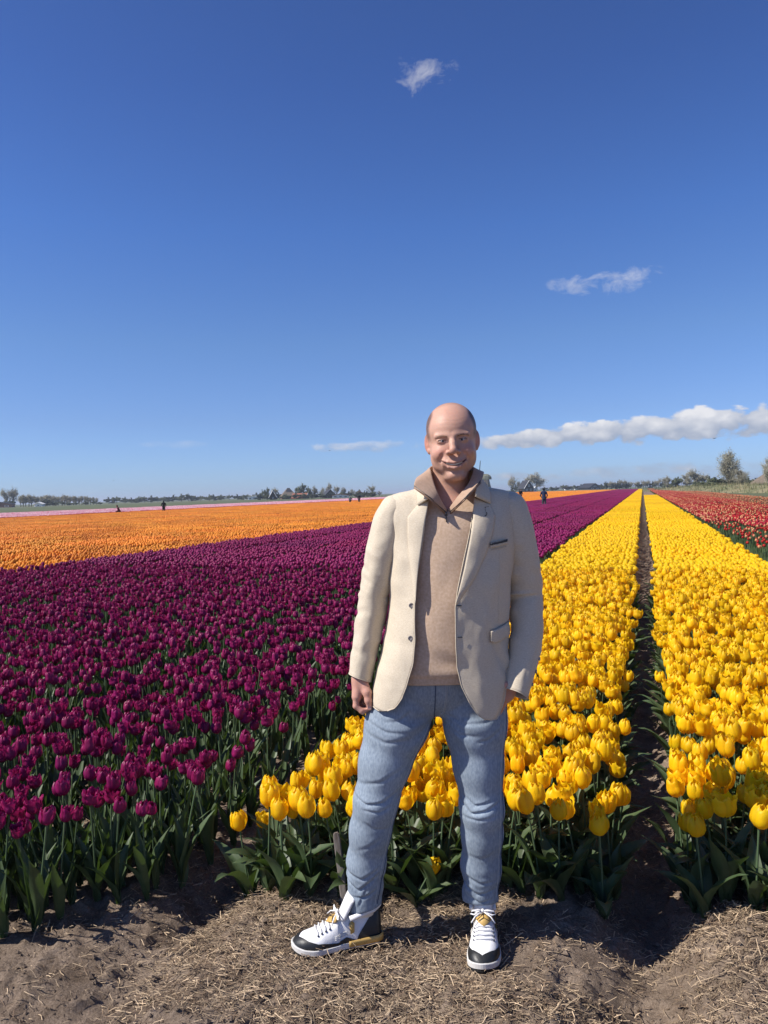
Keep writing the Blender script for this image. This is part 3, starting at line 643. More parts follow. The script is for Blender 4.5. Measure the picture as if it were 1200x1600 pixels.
TREES = {'bare': [tree_meshes('twig', seed=200 + i, h=10, spread=0.75, n_limb=14, leaves=3200, lsize=0.26) for i in range(4)],
         'poplar': [tree_meshes('twig', seed=220 + i, h=10, spread=0.22, n_limb=14, leaves=1500, lsize=0.34, upright=1.1) for i in range(3)],
         'green': [tree_meshes('green_crown', seed=240 + i, h=10, spread=0.9, n_limb=11, leaves=4200, lsize=0.34, twig=False, trunk_h=0.15, low=0.08, upright=0.5) for i in range(4)],
         'dark': [tree_meshes('evergreen', seed=260 + i, h=10, spread=1.0, n_limb=11, leaves=4800, lsize=0.40, twig=False, trunk_h=0.1, low=0.03, upright=0.35) for i in range(3)],
         'willow': [tree_meshes('twig', seed=281, h=10, spread=0.52, n_limb=22, leaves=12000, lsize=0.15, trunk_h=0.10, low=0.05, upright=0.9)]}
tcount = 0
def tree(kind, px, top, base, d, label, group=None, wide=1.0, name='tree'):
    """a tree whose foot stands on the land at distance d"""
    global tcount; tcount += 1
    p = to_world(px, base, d); g = Vector((p.x, p.y, 0)); h = max(to_world(px, top, d).z, 1.5) * (1.36 if kind in ('bare', 'poplar') else 1.2)
    tr, cr = TREES[kind][tcount % len(TREES[kind])]
    r = empty(name, g, tcount * 1.7); s = h / 10 * 1.02; r.scale = (s * wide, s * wide, s); tag(r, label, 'bush' if name == 'bush' else 'tree', group)
    child('trunk', tr, r); child('crown', cr, r); return r
ORD = 'first second third fourth fifth sixth seventh eighth ninth tenth eleventh twelfth thirteenth fourteenth fifteenth sixteenth seventeenth eighteenth nineteenth twentieth twenty-first twenty-second twenty-third twenty-fourth twenty-fifth twenty-sixth twenty-seventh'.split()
rs = np.random.default_rng(5)
# left horizon
tree('bare', 9, 769, 791, 420, 'tall bare tree, left one of a close pair at the far left', wide=0.7)
tree('bare', 23, 767, 791, 420, 'tall bare tree with fuller round crown, right one of the close pair at far left', wide=0.8)
tree('dark', 17, 781, 791, 415, 'dark round evergreen bush standing below the two bare trees', wide=1.2, name='bush')
tree('dark', 0, 783, 792, 415, 'dark bush cut by the left edge of the view', wide=1.0, name='bush')
for i in range(27):
    tree('poplar', 33 + i * 4.6 + rs.uniform(-1, 1), 777.5 + rs.uniform(-1, 1.5) + i * 0.03, 789, 430, ORD[i] + ' thin bare poplar from the left in the row on the left horizon', 'poplars in the row on the left horizon', wide=1.35, name='poplar_tree')
for i in range(9):
    tree('green', 62 + i * 12 + rs.uniform(-2, 2), 784 + rs.uniform(-0.8, 1), 789, 410, ORD[i] + ' low green bush from the left below the poplar row', 'bushes under the poplar row', wide=2.0, name='bush')
tree('dark', 72, 781, 790, 400, 'brownish dark thicket in front of the poplar row', wide=1.8, name='bush')
for i in range(22):
    x = 172 + i * 11 + rs.uniform(-3, 3); hz = 788.6 - 0.029 * x
    tree('green' if i % 3 else 'dark', x, hz - rs.uniform(3.5, 6) - (3 if 275 < x < 300 else 0), hz + 2, 560, ORD[i] + ' low distant shrub right of the poplar row on the horizon', 'shrubs on the far horizon', wide=1.9, name='bush')
hzl = lambda x: 788.6 - 0.029 * x
for x, t, w, k, lb in ((411, 767, 0.7, 'green', 'slender greenish tree left of the small gabled house'), (418, 764, 0.7, 'green', 'taller slender tree beside the small gabled house'), (430, 765, 0.9, 'bare', 'bare tree between gabled house and pyramid-roofed farmhouse'),
                       (437, 771, 1.2, 'dark', 'dark shrub before the pyramid-roofed farmhouse'), (463, 768, 1.0, 'green', 'low green tree right at the farmhouse wall'), (472, 758.5, 0.95, 'green', 'large rounded tree right of the pyramid-roofed farmhouse'), (484, 762, 0.7, 'green', 'narrow tree right of the large rounded tree'),
                       (493, 763, 0.8, 'bare', 'bare tree left of the dark-roofed barn'), (505, 764, 0.8, 'bare', 'bare spindly tree just left of the black barn'), (515, 759, 0.7, 'bare', 'tall bare tree behind the black barn'), (527, 762, 0.8, 'bare', 'bare tree right behind the black barn'),
                       (538, 764, 0.9, 'bare', 'bare wide tree above the long low shed'), (551, 766, 1.0, 'bare', 'low bare tree above the two stooping people'), (562, 766, 1.0, 'green', 'greenish tree left of the round-headed tree by the jacket'), (582, 761, 1.0, 'bare', 'round-headed bare tree just left of the man\'s shoulder'), (571, 768, 1.1, 'dark', 'dark low shrub near the man\'s shoulder'), (594, 768, 1.0, 'bare', 'bare tree half behind the man\'s sleeve')):
    tree(k, x, t, hzl(x) + 3, 430, lb, wide=w)
for i in range(14):
    x = 405 + i * 14 + rs.uniform(-4, 4)
    tree('green' if i % 2 else 'dark', x, hzl(x) - 3.5, hzl(x) + 3, 400, ORD[i] + ' small hedge shrub from the left round the far farm', 'hedge shrubs round the farm', wide=1.8, name='bush')
# right horizon
hzr = lambda x: 788.6 - 0.029 * x
tree('bare', 801, 749, hzr(801) + 2, 520, 'small bare tree left of the black gabled house', wide=0.9)
tree('bare', 812, 754, hzr(812) + 2, 520, 'low bare tree touching the black gabled house', wide=0.9)
tree('bare', 839, 744, hzr(839) + 2, 500, 'broad bare tree right of the black gabled house', wide=1.5)
tree('bare', 828, 748, hzr(828) + 2, 510, 'bare tree behind the black gabled house', wide=0.9)
tree('dark', 806, 760, hzr(806) + 2, 505, 'dark shrub left of the black gabled house', wide=1.4, name='bush')
for i in range(16):
    x = 855 + i * 8.5 + rs.uniform(-3, 3)
    tree('green' if i % 2 else 'dark', x, hzr(x) - rs.uniform(2.0, 4.5), hzr(x) + 2, 620, ORD[i] + ' low dark shrub on the flat horizon right of the black house', 'shrubs on the flat horizon', wide=2.0, name='bush')
for i in range(22):
    x = 948 + i * 4.4 + rs.uniform(-2, 2)
    tree('bare' if i % 4 else 'dark', x, hzr(x) - rs.uniform(4.5, 8.5), hzr(x) + 2, 480, ORD[i] + ' leafless shrub from the left in the hedgerow beyond the field end', 'hedgerow beyond the field end', wide=1.0, name='bush')
for x, t, w, k, lb in ((1043, 747, 1.0, 'bare', 'small round bare tree at left end of the right-hand tree group'), (1060, 748, 1.3, 'green', 'greenish spreading tree second from left in the right-hand group'), (1074, 744, 1.2, 'bare', 'bare tree in the middle of the right-hand group'), (1086, 739, 1.35, 'bare', 'tallest wide bare tree in the low group left of the big willow'),
                       (1101, 744, 1.2, 'bare', 'bare tree with flat top left of the big willow'), (1116, 748, 1.4, 'green', 'low green tree next to the big willow'), (1052, 752, 1.5, 'green', 'low bushy tree in front of the right-hand group')):
    tree(k, x, t, hzr(x) + 3, 300, lb, wide=w)
tree('willow', 1141, 709, 759, 165, 'big many-stemmed willow in pale spring leaf on the right horizon', wide=0.88, name='willow_tree')
tree('willow', 1158, 735, 759, 160, 'smaller rounded willow leaning at the right foot of the big one', wide=1.1, name='willow_tree')
tree('willow', 1203, 716, 757, 160, 'tall tree cut by the right edge of the view', wide=0.75, name='willow_tree')
for i in range(9):
    x = 1108 + i * 10.5; tree('dark' if i % 2 else 'green', x, 749 - (2 if i % 3 == 0 else 0), 759, 175, ORD[i] + ' low brown-green shrub from the left behind the dry bank', 'hedge behind the dry bank', wide=1.7, name='bush')
# dry grassy bank on the right
def bank():
    n, m = 160, 12; V = []; 
    pts = [to_world(1000, 763, 250), to_world(1080, 759, 150), to_world(1210, 759, 110), to_world(1500, 758, 90)]
    P = [Vector((p.x, p.y, 0)) for p in pts]
    for i in range(n):
        t = i / (n - 1) * 3; k = min(int(t), 2); c = P[k].lerp(P[k + 1], t - k); dr = (P[k + 1] - P[k]).normalized(); nn = Vector((-dr.y, dr.x, 0))
        for j in range(m):
            s = j / (m - 1); z = 1.25 * math.sin(s * math.pi) ** 1.0 * min(1, t * 1.3) * (0.75 + 0.5 * float(fbm(i * 0.13, j * 0.4, 3.0)))
            q = c + nn * (s - 0.2) * 14; V.append((q.x, q.y, z - 0.05))
    tag(mesh_obj('dry_bank', V, grid_faces(n, m), M['drygrass']), kind='structure')
    mb = MB(); r2 = np.random.default_rng(8)
    for i in range(5200):
        k = r2.integers(0, n * m); x, y, z = V[k]; x += r2.normal(0, 0.6); y += r2.normal(0, 0.6); h = r2.uniform(0.25, 0.75); a = r2.uniform(0, 6.28); w = 0.06
        mb.add([(x - w * math.cos(a), y - w * math.sin(a), z - 0.1), (x + w * math.cos(a), y + w * math.sin(a), z - 0.1), (x + r2.normal(0, .15), y + r2.normal(0, .15), z + h)], [(0, 1, 2)])
    tag(mb.build('bank_grass', M['drygrass']), 'dry pale grass growing on the low bank at right', 'grass', kind='stuff')
bank()
def haze():
    m = bpy.data.materials.new('thin_air'); m.use_nodes = True; n = m.node_tree.nodes; [n.remove(q) for q in list(n)]
    v = n.new('ShaderNodeVolumePrincipled'); v.inputs['Color'].default_value = (0.80, 0.88, 1.0, 1); v.inputs['Density'].default_value = 0.0003; v.inputs['Anisotropy'].default_value = 0.2
    o = n.new('ShaderNodeOutputMaterial'); m.node_tree.links.new(v.outputs[0], o.inputs['Volume'])
    mb = MB(); mb.box((0, 4000, 12), (14000, 12000, 27)); tag(mb.build('haze', m), kind='stuff')
haze()
# buildings
def gable_house(px, base, d, w, l, hw, hr, rot, wall, roof, label, windows=2, trim=None, cat='house', chimney=False):
    g = to_world(px, base, d); r = empty('house', (g.x, g.y, 0), YAW + rot); tag(r, label, cat)
    mb = MB(); x, y = w / 2, l / 2
    mb.add([(-x, -y, 0), (x, -y, 0), (x, y, 0), (-x, y, 0), (-x, -y, hw), (x, -y, hw), (x, y, hw), (-x, y, hw), (0, -y, hw + hr), (0, y, hw + hr)],
           [(0, 1, 5, 4), (1, 2, 6, 5), (2, 3, 7, 6), (3, 0, 4, 7), (4, 5, 8), (6, 7, 9)]); mb.build('wall', M[wall], r)
    e = 0.45; mb = MB(); k = hr / x; zz = hw - k * e
    for s in (-1, 1):
        a = [(s * (x + e), -y - e, zz), (0, -y - e, hw + hr + 0.02), (0, y + e, hw + hr + 0.02), (s * (x + e), y + e, zz)]
        b = [(p[0], p[1], p[2] + 0.25) for p in a]
        mb.add(a + b, [(0, 1, 2, 3), (4, 5, 6, 7), (0, 1, 5, 4), (1, 2, 6, 5), (2, 3, 7, 6), (3, 0, 4, 7)])
    ro = mb.build('roof', M[roof], r)
    if chimney:
        mb = MB(); mb.box((0.1 * w, l * 0.1, hw + hr + 0.3), (0.6, 0.6, 1.2)); mb.build('chimney', M['brick'], ro)
    if trim:
        for s in (-1, 1):
            mb = MB(); mb.tube([(s * (x + e), -y - e - 0.06, zz + 0.05), (0, -y - e - 0.06, hw + hr + 0.1)], 0.14, 4); mb.build('bargeboard', M[trim], r)
    for i in range(windows):
        cx_ = (i - (windows - 1) / 2) * w / (windows + 0.2)
        mb = MB(); mb.box((cx_, -y - 0.04, hw * 0.5), (w * 0.2, 0.08, hw * 0.5)); f = mb.build('window', M['white'], r)
        mb = MB(); mb.box((cx_, -y - 0.09, hw * 0.5), (w * 0.14, 0.05, hw * 0.38)); mb.build('pane', M['glass'], f)
    if hr > 3:
        mb = MB(); mb.box((0, -y - 0.04, hw + hr * 0.3), (w * 0.2, 0.08, hr * 0.28)); f = mb.build('window', M['white'], r)
        mb = MB(); mb.box((0, -y - 0.09, hw + hr * 0.3), (w * 0.13, 0.05, hr * 0.2)); mb.build('pane', M['glass'], f)
    return r
def farm(px, base, d, w, hw, hr, label, roof='thatch', wall='brick'):
    g = to_world(px, base, d); r = empty('farmhouse', (g.x, g.y, 0), YAW + 0.25); tag(r, label, 'farmhouse'); x = w / 2
    mb = MB(); mb.box((0, 0, hw / 2), (w, w, hw)); mb.build('wall', M[wall], r)
    e = 0.6; mb = MB(); t = x * 0.16
    mb.add([(-x - e, -x - e, hw - 0.3), (x + e, -x - e, hw - 0.3), (x + e, x + e, hw - 0.3), (-x - e, x + e, hw - 0.3), (-t, 0, hw + hr), (t, 0, hw + hr)], [(0, 1, 5, 4), (1, 2, 5), (2, 3, 4, 5), (3, 0, 4), (3, 2, 1, 0)]); ro = mb.build('roof', M[roof], r)
    mb = MB(); mb.add([(-x * .42, -x * 0.5 - .1, hw + hr * .58), (x * .42, -x * 0.5 - .1, hw + hr * .58), (t, -0.12, hw + hr + .06), (-t, -0.12, hw + hr + .06)], [(0, 1, 2, 3)]); mb.build('dark_tiles', M['slate'], ro)
    for i in range(3):
        mb = MB(); mb.box(((i - 1) * w * 0.28, -x - 0.04, hw * 0.5), (w * 0.09, 0.08, hw * 0.5)); f = mb.build('window', M['white'], r)
        mb = MB(); mb.box(((i - 1) * w * 0.28, -x - 0.09, hw * 0.5), (w * 0.065, 0.05, hw * 0.4)); mb.build('pane', M['glass'], f)
    return r
gable_house(822.5, 766, 480, 6.5, 9, 2.6, 4.6, 0.25, 'darkwood', 'slate', 'black gabled house with white trim behind the field, left of a bare tree', 2, 'white', chimney=True)
gable_house(836, 766, 485, 2.4, 3, 1.8, 1.2, 0.2, 'white', 'white', 'tiny white shed right of the black gabled house', 1, cat='shed')
gable_house(428, 779, 400, 3.6, 7, 1.9, 3.0, 0.1, 'darkwood', 'slate', 'small dark gabled house left of the pyramid-roofed farmhouse', 1, 'white')
farm(452, 779, 420, 8.5, 1.6, 4.7, 'big farmhouse under brown pyramid roof with dark top')
gable_house(470, 777.5, 405, 3.0, 9, 0.9, 2.0, 1.1, 'brick', 'redtile', 'low barn with sloping roof right beside the farmhouse', 1, 'white', cat='barn')
gable_house(515, 776, 410, 6.5, 8, 1.3, 3.2, 0.3, 'darkwood', 'slate', 'dark-roofed barn among bare trees', 2, cat='barn')
gable_house(533, 776, 400, 9, 4, 1.2, 0.7, 0.05, 'white', 'redtile', 'long low shed with reddish roof right of the dark barn', 3, cat='shed')
gable_house(563, 775, 405, 5, 4, 1.6, 1.5, 0.1, 'brick', 'redtile', 'small brick house behind the two stooping people', 2)
gable_house(399, 780, 520, 9, 4, 1.7, 0.8, 0.0, 'white', 'white', 'pale low building at left end of the farm hamlet', 3)
gable_house(7, 792, 390, 10, 4, 1.6, 1.0, 0.1, 'brick', 'slate', 'low grey barn beside the dark evergreen at far left', 2, cat='barn')
gable_house(63, 791, 395, 4.2, 3, 1.3, 0.8, 0.0, 'white', 'white', 'little white shed before the poplar row', 1, cat='shed')
gable_house(391, 782, 640, 8, 4, 2.3, 1.2, 0.0, 'white', 'white', 'distant white building far along the horizon left of the hamlet', 3)
gable_house(893, 763.5, 640, 11, 5, 1.8, 1.2, 0.0, 'white', 'redtile', 'distant white shed on the flat horizon', 3, cat='shed')
gable_house(922, 762.6, 600, 24, 9, 1.6, 3.2, 0.9, 'darkwood', 'slate', 'long dark barn on the flat horizon', 2, cat='barn')
gable_house(905, 763, 630, 8, 5, 1.5, 1.4, 0.0, 'white', 'slate', 'small white-walled shed left of the long dark barn', 2, cat='shed')
gable_house(936, 762, 640, 7, 5, 1.8, 1.4, 0.0, 'brick', 'redtile', 'small house right of the long dark barn', 2)
r_ = farm(1214, 757, 170, 8.5, 0.9, 4.2, 'thatched farmhouse cut by the right edge of the view')
def windmill(px, d):
    g = to_world(px, 766, d); r = empty('windmill', (g.x, g.y, 0), YAW); tag(r, 'old windmill with mossy cap half hidden behind the man\'s left shoulder', 'windmill')
    top = to_world(px, 748.5, d).z; mb = MB(); n = 8
    V = [(R * math.cos(k * math.pi / 4 + .4), R * math.sin(k * math.pi / 4 + .4), z) for R, z in ((4.6, 0), (3.2, top * .55), (2.3, top)) for k in range(n)]
    mb.add(V, [(i * n + k, i * n + (k + 1) % n, (i + 1) * n + (k + 1) % n, (i + 1) * n + k) for i in range(2) for k in range(n)]); mb.build('tower', M['thatch'], r)
    mb = MB(); V = []
    prof = [(-3.6, .5, .9), (-3.0, 1.8, 2.2), (-1.0, 2.4, 3.5), (1.5, 2.4, 3.3), (3.2, 1.6, 2.3), (3.9, .6, 1.2)]
    for x, w, h in prof: V += [(x, w, top - .3), (x, w * .8, top + h * .55), (x, 0, top + h), (x, -w * .8, top + h * .55), (x, -w, top - .3)]
    mb.add(V, [(i * 5 + k, i * 5 + k + 1, (i + 1) * 5 + k + 1, (i + 1) * 5 + k) for i in range(5) for k in range(4)] + [(0, 1, 2, 3, 4), (25, 26, 27, 28, 29)]); mb.build('cap', M['greencap'], r)
    hub = Vector((-4.4, 0, top + 1.2)); mb = MB(); mb.tube([hub, hub + Vector((3, 0, 0))], 0.35, 8); mb.build('shaft', M['darkwood'], r)
    for k in range(4):
        a = math.radians(4 + 90 * k); dv = Vector((0.12 * math.cos(a), math.sin(a), math.cos(a))).normalized(); wv = Vector((0, math.cos(a), -math.sin(a)))
        mb = MB(); tip = hub + dv * 11.3; mb.tube([hub, tip], [.32, .2], 6)
        for s in range(12):
            q = hub + dv * (2 + s * .8); mb.tube([q, q + wv * 1.9], .05, 3)
        mb.tube([hub + dv * 2 + wv * 1.9, hub + dv * 10.8 + wv * 1.9], .06, 3); mb.tube([hub + dv * 2 + wv * .9, hub + dv * 10.8 + wv * .9], .05, 3); mb.build('sail', M['darkwood'], r)
windmill(760, 490)
# birds far off in the sky
def bird(px, py, d, s, label):
    g = to_world(px, py, d); r = tag(empty('bird', g, 0.7), label, 'bird')
    mb = MB(); mb.tube([(-.5 * s, 0, 0), (-.2 * s, 0, 0), (.2 * s, 0, .02 * s), (.5 * s, 0, 0)], [.02 * s, .09 * s, .08 * s, .03 * s], 6); mb.build('body', M['darkwood'], r)
    for k in (-1, 1):
        mb = MB(); mb.add([(-.18 * s, 0, 0), (.15 * s, 0, 0), (.05 * s, k * .5 * s, .16 * s), (-.12 * s, k * 1.0 * s, .02 * s), (-.2 * s, k * .5 * s, .14 * s)], [(0, 1, 2, 4), (4, 2, 3)]); mb.build('wing', M['darkwood'], r)
for q in ((487, 120, 60, .10, 'tiny bird high in the sky left of the upper small cloud'), (621, 391, 60, .12, 'tiny bird in the empty blue right above the man'), (502, 640, 80, .16, 'tiny bird in the sky left of the man\'s head'), (1116, 685, 90, .42, 'bird gliding below the long cloud at right'), (1168, 318, 60, .10, 'tiny bird in the upper right sky'), (516, 704, 80, .2, 'tiny bird by the thin cloud tail left of the man'), (179, 751, 90, .18, 'tiny bird over the left horizon'), (1113, 95, 70, .1, 'tiny bird near the top right corner')): bird(*q)
# ------------------------------------------------------------------ implicit surfaces for the figures
def surface_nets(f, lo, hi, h):
    """zero set of f(x, y, z) in the box lo..hi on a grid of step h: (verts, quads)"""
    ax = [np.arange(lo[i], hi[i] + h, h) for i in range(3)]
    n3 = [len(a) for a in ax]; c4 = [np.arange(lo[i], hi[i] + 4 * h, 4 * h) for i in range(3)]     # coarse pass, then only the cells near the surface
    C = f(*np.meshgrid(*c4, indexing='ij')); G = C.repeat(4, 0).repeat(4, 1).repeat(4, 2)[:n3[0], :n3[1], :n3[2]].astype(np.float32)
    for k in range(3):
        if G.shape[k] < n3[k]: G = np.concatenate([G] + [np.take(G, [-1], k)] * (n3[k] - G.shape[k]), k)
    K = np.argwhere(np.abs(G) < 9.5 * h + 0.004); G[tuple(K.T)] = f(ax[0][K[:, 0]], ax[1][K[:, 1]], ax[2][K[:, 2]]); S = G < 0
    nx, ny_, nz = G.shape
    cs = np.zeros((nx - 1, ny_ - 1, nz - 1), np.int8); off = [(a, b, c) for a in (0, 1) for b in (0, 1) for c in (0, 1)]
    for a, b, c in off: cs += S[a:nx - 1 + a, b:ny_ - 1 + b, c:nz - 1 + c]
    act = (cs > 0) & (cs < 8); I = np.argwhere(act); num = -np.ones(act.shape, np.int64); num[act] = np.arange(len(I))
    acc = np.zeros((len(I), 3)); cnt = np.zeros(len(I))
    for a, b, c in off:
        for dx in range(3):
            o2 = [a, b, c]
            if o2[dx]: continue
            o2[dx] = 1
            g0 = G[I[:, 0] + a, I[:, 1] + b, I[:, 2] + c]; g1 = G[I[:, 0] + o2[0], I[:, 1] + o2[1], I[:, 2] + o2[2]]
            k = (g0 < 0) != (g1 < 0); t = np.where(k, g0 / np.where(k, g0 - g1, 1), 0)
            p = np.tile(np.array([a, b, c], float), (len(I), 1)); p[:, dx] += t
            acc[k] += p[k]; cnt[k] += 1
    V = (I + acc / np.maximum(cnt, 1)[:, None]) * h + np.array([a[0] for a in ax]); F = []
    for dx in range(3):
        u, v = (dx + 1) % 3, (dx + 2) % 3
        s0 = [slice(1, -1)] * 3; s0[dx] = slice(0, -1); s1 = list(s0); s1[dx] = slice(1, None)
        A, B = S[tuple(s0)], S[tuple(s1)]; E_ = np.argwhere(A != B)
        if not len(E_): continue
        sign = A[tuple(E_.T)]; base = E_.copy(); base[:, u] += 1; base[:, v] += 1
        def cell(du, dv):
            q = base.copy(); q[:, u] += du; q[:, v] += dv; return num[q[:, 0], q[:, 1], q[:, 2]]
        q = np.stack([cell(-1, -1), cell(0, -1), cell(0, 0), cell(-1, 0)], 1); q[~sign] = q[~sign][:, ::-1]; F.append(q)
    F = np.concatenate(F); F = F[(F >= 0).all(1)]
    return V, F
def d_ell(x, y, z, c, r, R=None):
    p = np.stack([x - c[0], y - c[1], z - c[2]], -1)
    if R is not None: p = p @ np.array(R)
    q = p / np.array(r); k0 = np.sqrt((q ** 2).sum(-1)); k1 = np.sqrt(((q / np.array(r)) ** 2).sum(-1))
    return k0 * (k0 - 1) / np.maximum(k1, 1e-6)
def d_cap(x, y, z, a, b, ra, rb, flat=None):
    a, b = np.array(a, float), np.array(b, float); d = b - a; L2 = (d ** 2).sum()
    p = np.stack([x, y, z], -1) - a; t = np.clip((p @ d) / L2, 0, 1); q = p - t[..., None] * d
    if flat is not None:                                      # (axis vector, scale): squash across one direction
        n = np.array(flat[0], float); n /= np.linalg.norm(n); s = q @ n; q = q + (s * (flat[1] - 1))[..., None] * n
    return np.sqrt((q ** 2).sum(-1)) - (ra + (rb - ra) * t)
def smin(a, b, k):
    h = np.clip(0.5 + 0.5 * (b - a) / k, 0, 1); return b * (1 - h) + a * h - k * h * (1 - h)
def smax(a, b, k): return -smin(-a, -b, k)
def chain(x, y, z, pts, rad, k=0.006, flat=None):
    r = None
    for i in range(len(pts) - 1):
        d = d_cap(x, y, z, pts[i], pts[i + 1], rad[i], rad[i + 1], flat); r = d if r is None else smin(r, d, k)
    return r
def rotz(a): c, s = math.cos(a), math.sin(a); return np.array([[c, -s, 0], [s, c, 0], [0, 0, 1]])
def rotx(a): c, s = math.cos(a), math.sin(a); return np.array([[1, 0, 0], [0, c, -s], [0, s, c]])
def roty(a): c, s = math.cos(a), math.sin(a); return np.array([[c, 0, s], [0, 1, 0], [-s, 0, c]])

# ------------------------------------------------------------------ the man
MX, MD = 0.08, 2.48                                           # his root: lateral and depth from the eye
man = empty('person', tuple(cam_dir(MX, MD)), YAW)
tag(man, 'standing man in cream blazer, beige zip sweater and blue jeans, one hand in pocket', 'person')
def mo(name, V, F, mat_, parent=None, smooth=True, mi=None):
    """mesh given in the man's own axes (x right, y away, z up; x = 0 on the camera's axis)"""
    V = np.array(V, float); V[:, 0] -= MX
    return mesh_obj(name, V, F if isinstance(F, np.ndarray) else F, mat_, parent or man, smooth, mi)
def skin_material():
    m = vcol_mat('skin', 0.5, bump=0.00035, bscale=230, spec=0.28); p = m.node_tree.nodes['Principled BSDF']
    p.inputs['Subsurface Weight'].default_value = 0.15; p.inputs['Subsurface Radius'].default_value = (0.010, 0.004, 0.002); p.inputs['Subsurface Scale'].default_value = 1.0
    return m
M['skin'] = skin_material()
M['linen'] = material('cream_linen', (0.53, 0.445, 0.325), 0.85, (0.66, 0.575, 0.445), 170, contrast=0.22, bump=0.0003, bscale=650, spec=0.15, sheen=0.15, stretch=(1, 1, 2.6), detail=8)
M['lining'] = material('blazer_lining', (0.42, 0.37, 0.30), 0.7)
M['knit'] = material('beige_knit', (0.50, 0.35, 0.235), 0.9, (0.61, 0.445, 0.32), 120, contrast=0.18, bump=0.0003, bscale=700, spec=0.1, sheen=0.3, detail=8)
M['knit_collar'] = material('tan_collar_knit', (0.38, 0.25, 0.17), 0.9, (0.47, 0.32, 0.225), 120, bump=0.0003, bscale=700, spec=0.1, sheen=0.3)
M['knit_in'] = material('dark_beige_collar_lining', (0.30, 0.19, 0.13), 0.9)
def denim():
    m = material('light_denim', (0.185, 0.228, 0.285), 0.85, (0.29, 0.345, 0.405), 110, bump=0.0003, bscale=700, spec=0.15, stretch=(1.6, 1.6, 0.7), detail=10, contrast=0.2)
    t = m.node_tree; n = t.nodes; l = t.links; p = n['Principled BSDF']; src = p.inputs['Base Color'].links[0].from_socket
    a = n.new('ShaderNodeAttribute'); a.attribute_name = 'tone'; mi = n.new('ShaderNodeMix'); mi.data_type = 'RGBA'; mi.blend_type = 'MULTIPLY'; mi.inputs[0].default_value = 1
    w = n.new('ShaderNodeTexWave'); w.inputs['Scale'].default_value = 260; w.inputs['Distortion'].default_value = 1.5; tc = n.new('ShaderNodeTexCoord'); l.new(tc.outputs['Object'], w.inputs[0])
    mr = n.new('ShaderNodeMapRange'); mr.inputs[3].default_value = 0.88; mr.inputs[4].default_value = 1.1; l.new(w.outputs[1], mr.inputs[0])
    m2 = n.new('ShaderNodeMix'); m2.data_type = 'RGBA'; m2.blend_type = 'MULTIPLY'; m2.inputs[0].default_value = 1; l.new(mr.outputs[0], m2.inputs[7]); l.new(src, m2.inputs[6])
    l.new(m2.outputs[2], mi.inputs[6]); l.new(a.outputs['Color'], mi.inputs[7]); l.new(mi.outputs[2], p.inputs['Base Color']); return m
M['denim'] = denim()
M['thread'] = material('pale_stitching', (0.42, 0.46, 0.50), 0.8)
M['seam'] = material('dark_denim_seam', (0.07, 0.10, 0.16), 0.9)
M['black'] = material('black_leather', (0.016, 0.017, 0.018), 0.45, spec=0.5, bump=0.0005, bscale=200)
M['charcoal'] = material('dark_grey_cloth', (0.05, 0.055, 0.065), 0.85)
M['wleather'] = material('white_leather', (0.76, 0.75, 0.74), 0.5, (0.82, 0.81, 0.80), 12, bump=0.0006, bscale=120, spec=0.4)
M['wrubber'] = material('white_rubber', (0.72, 0.71, 0.68), 0.6, (0.60, 0.57, 0.52), 30)
M['gold'] = material('gold_rubber', (0.58, 0.37, 0.11), 0.45, spec=0.5)
M['rubber'] = material('black_rubber', (0.02, 0.02, 0.02), 0.8)
M['metal'] = material('dull_zip_metal', (0.14, 0.13, 0.12), 0.5, metal=0.5)
M['button'] = material('grey_horn_button', (0.24, 0.21, 0.19), 0.4, (0.38, 0.34, 0.31), 60, spec=0.5)
M['eyewhite'] = material('eye_white', (0.42, 0.37, 0.35), 0.3, spec=0.5)
M['iris'] = material('dark_iris', (0.05, 0.045, 0.05), 0.2, spec=0.6)
M['teeth'] = material('teeth', (0.70, 0.64, 0.54), 0.35, spec=0.5)
M['brow'] = material('eyebrow_hair', (0.17, 0.105, 0.07), 0.8)
M['hair'] = material('cropped_brown_hair', (0.05, 0.032, 0.022), 0.8)

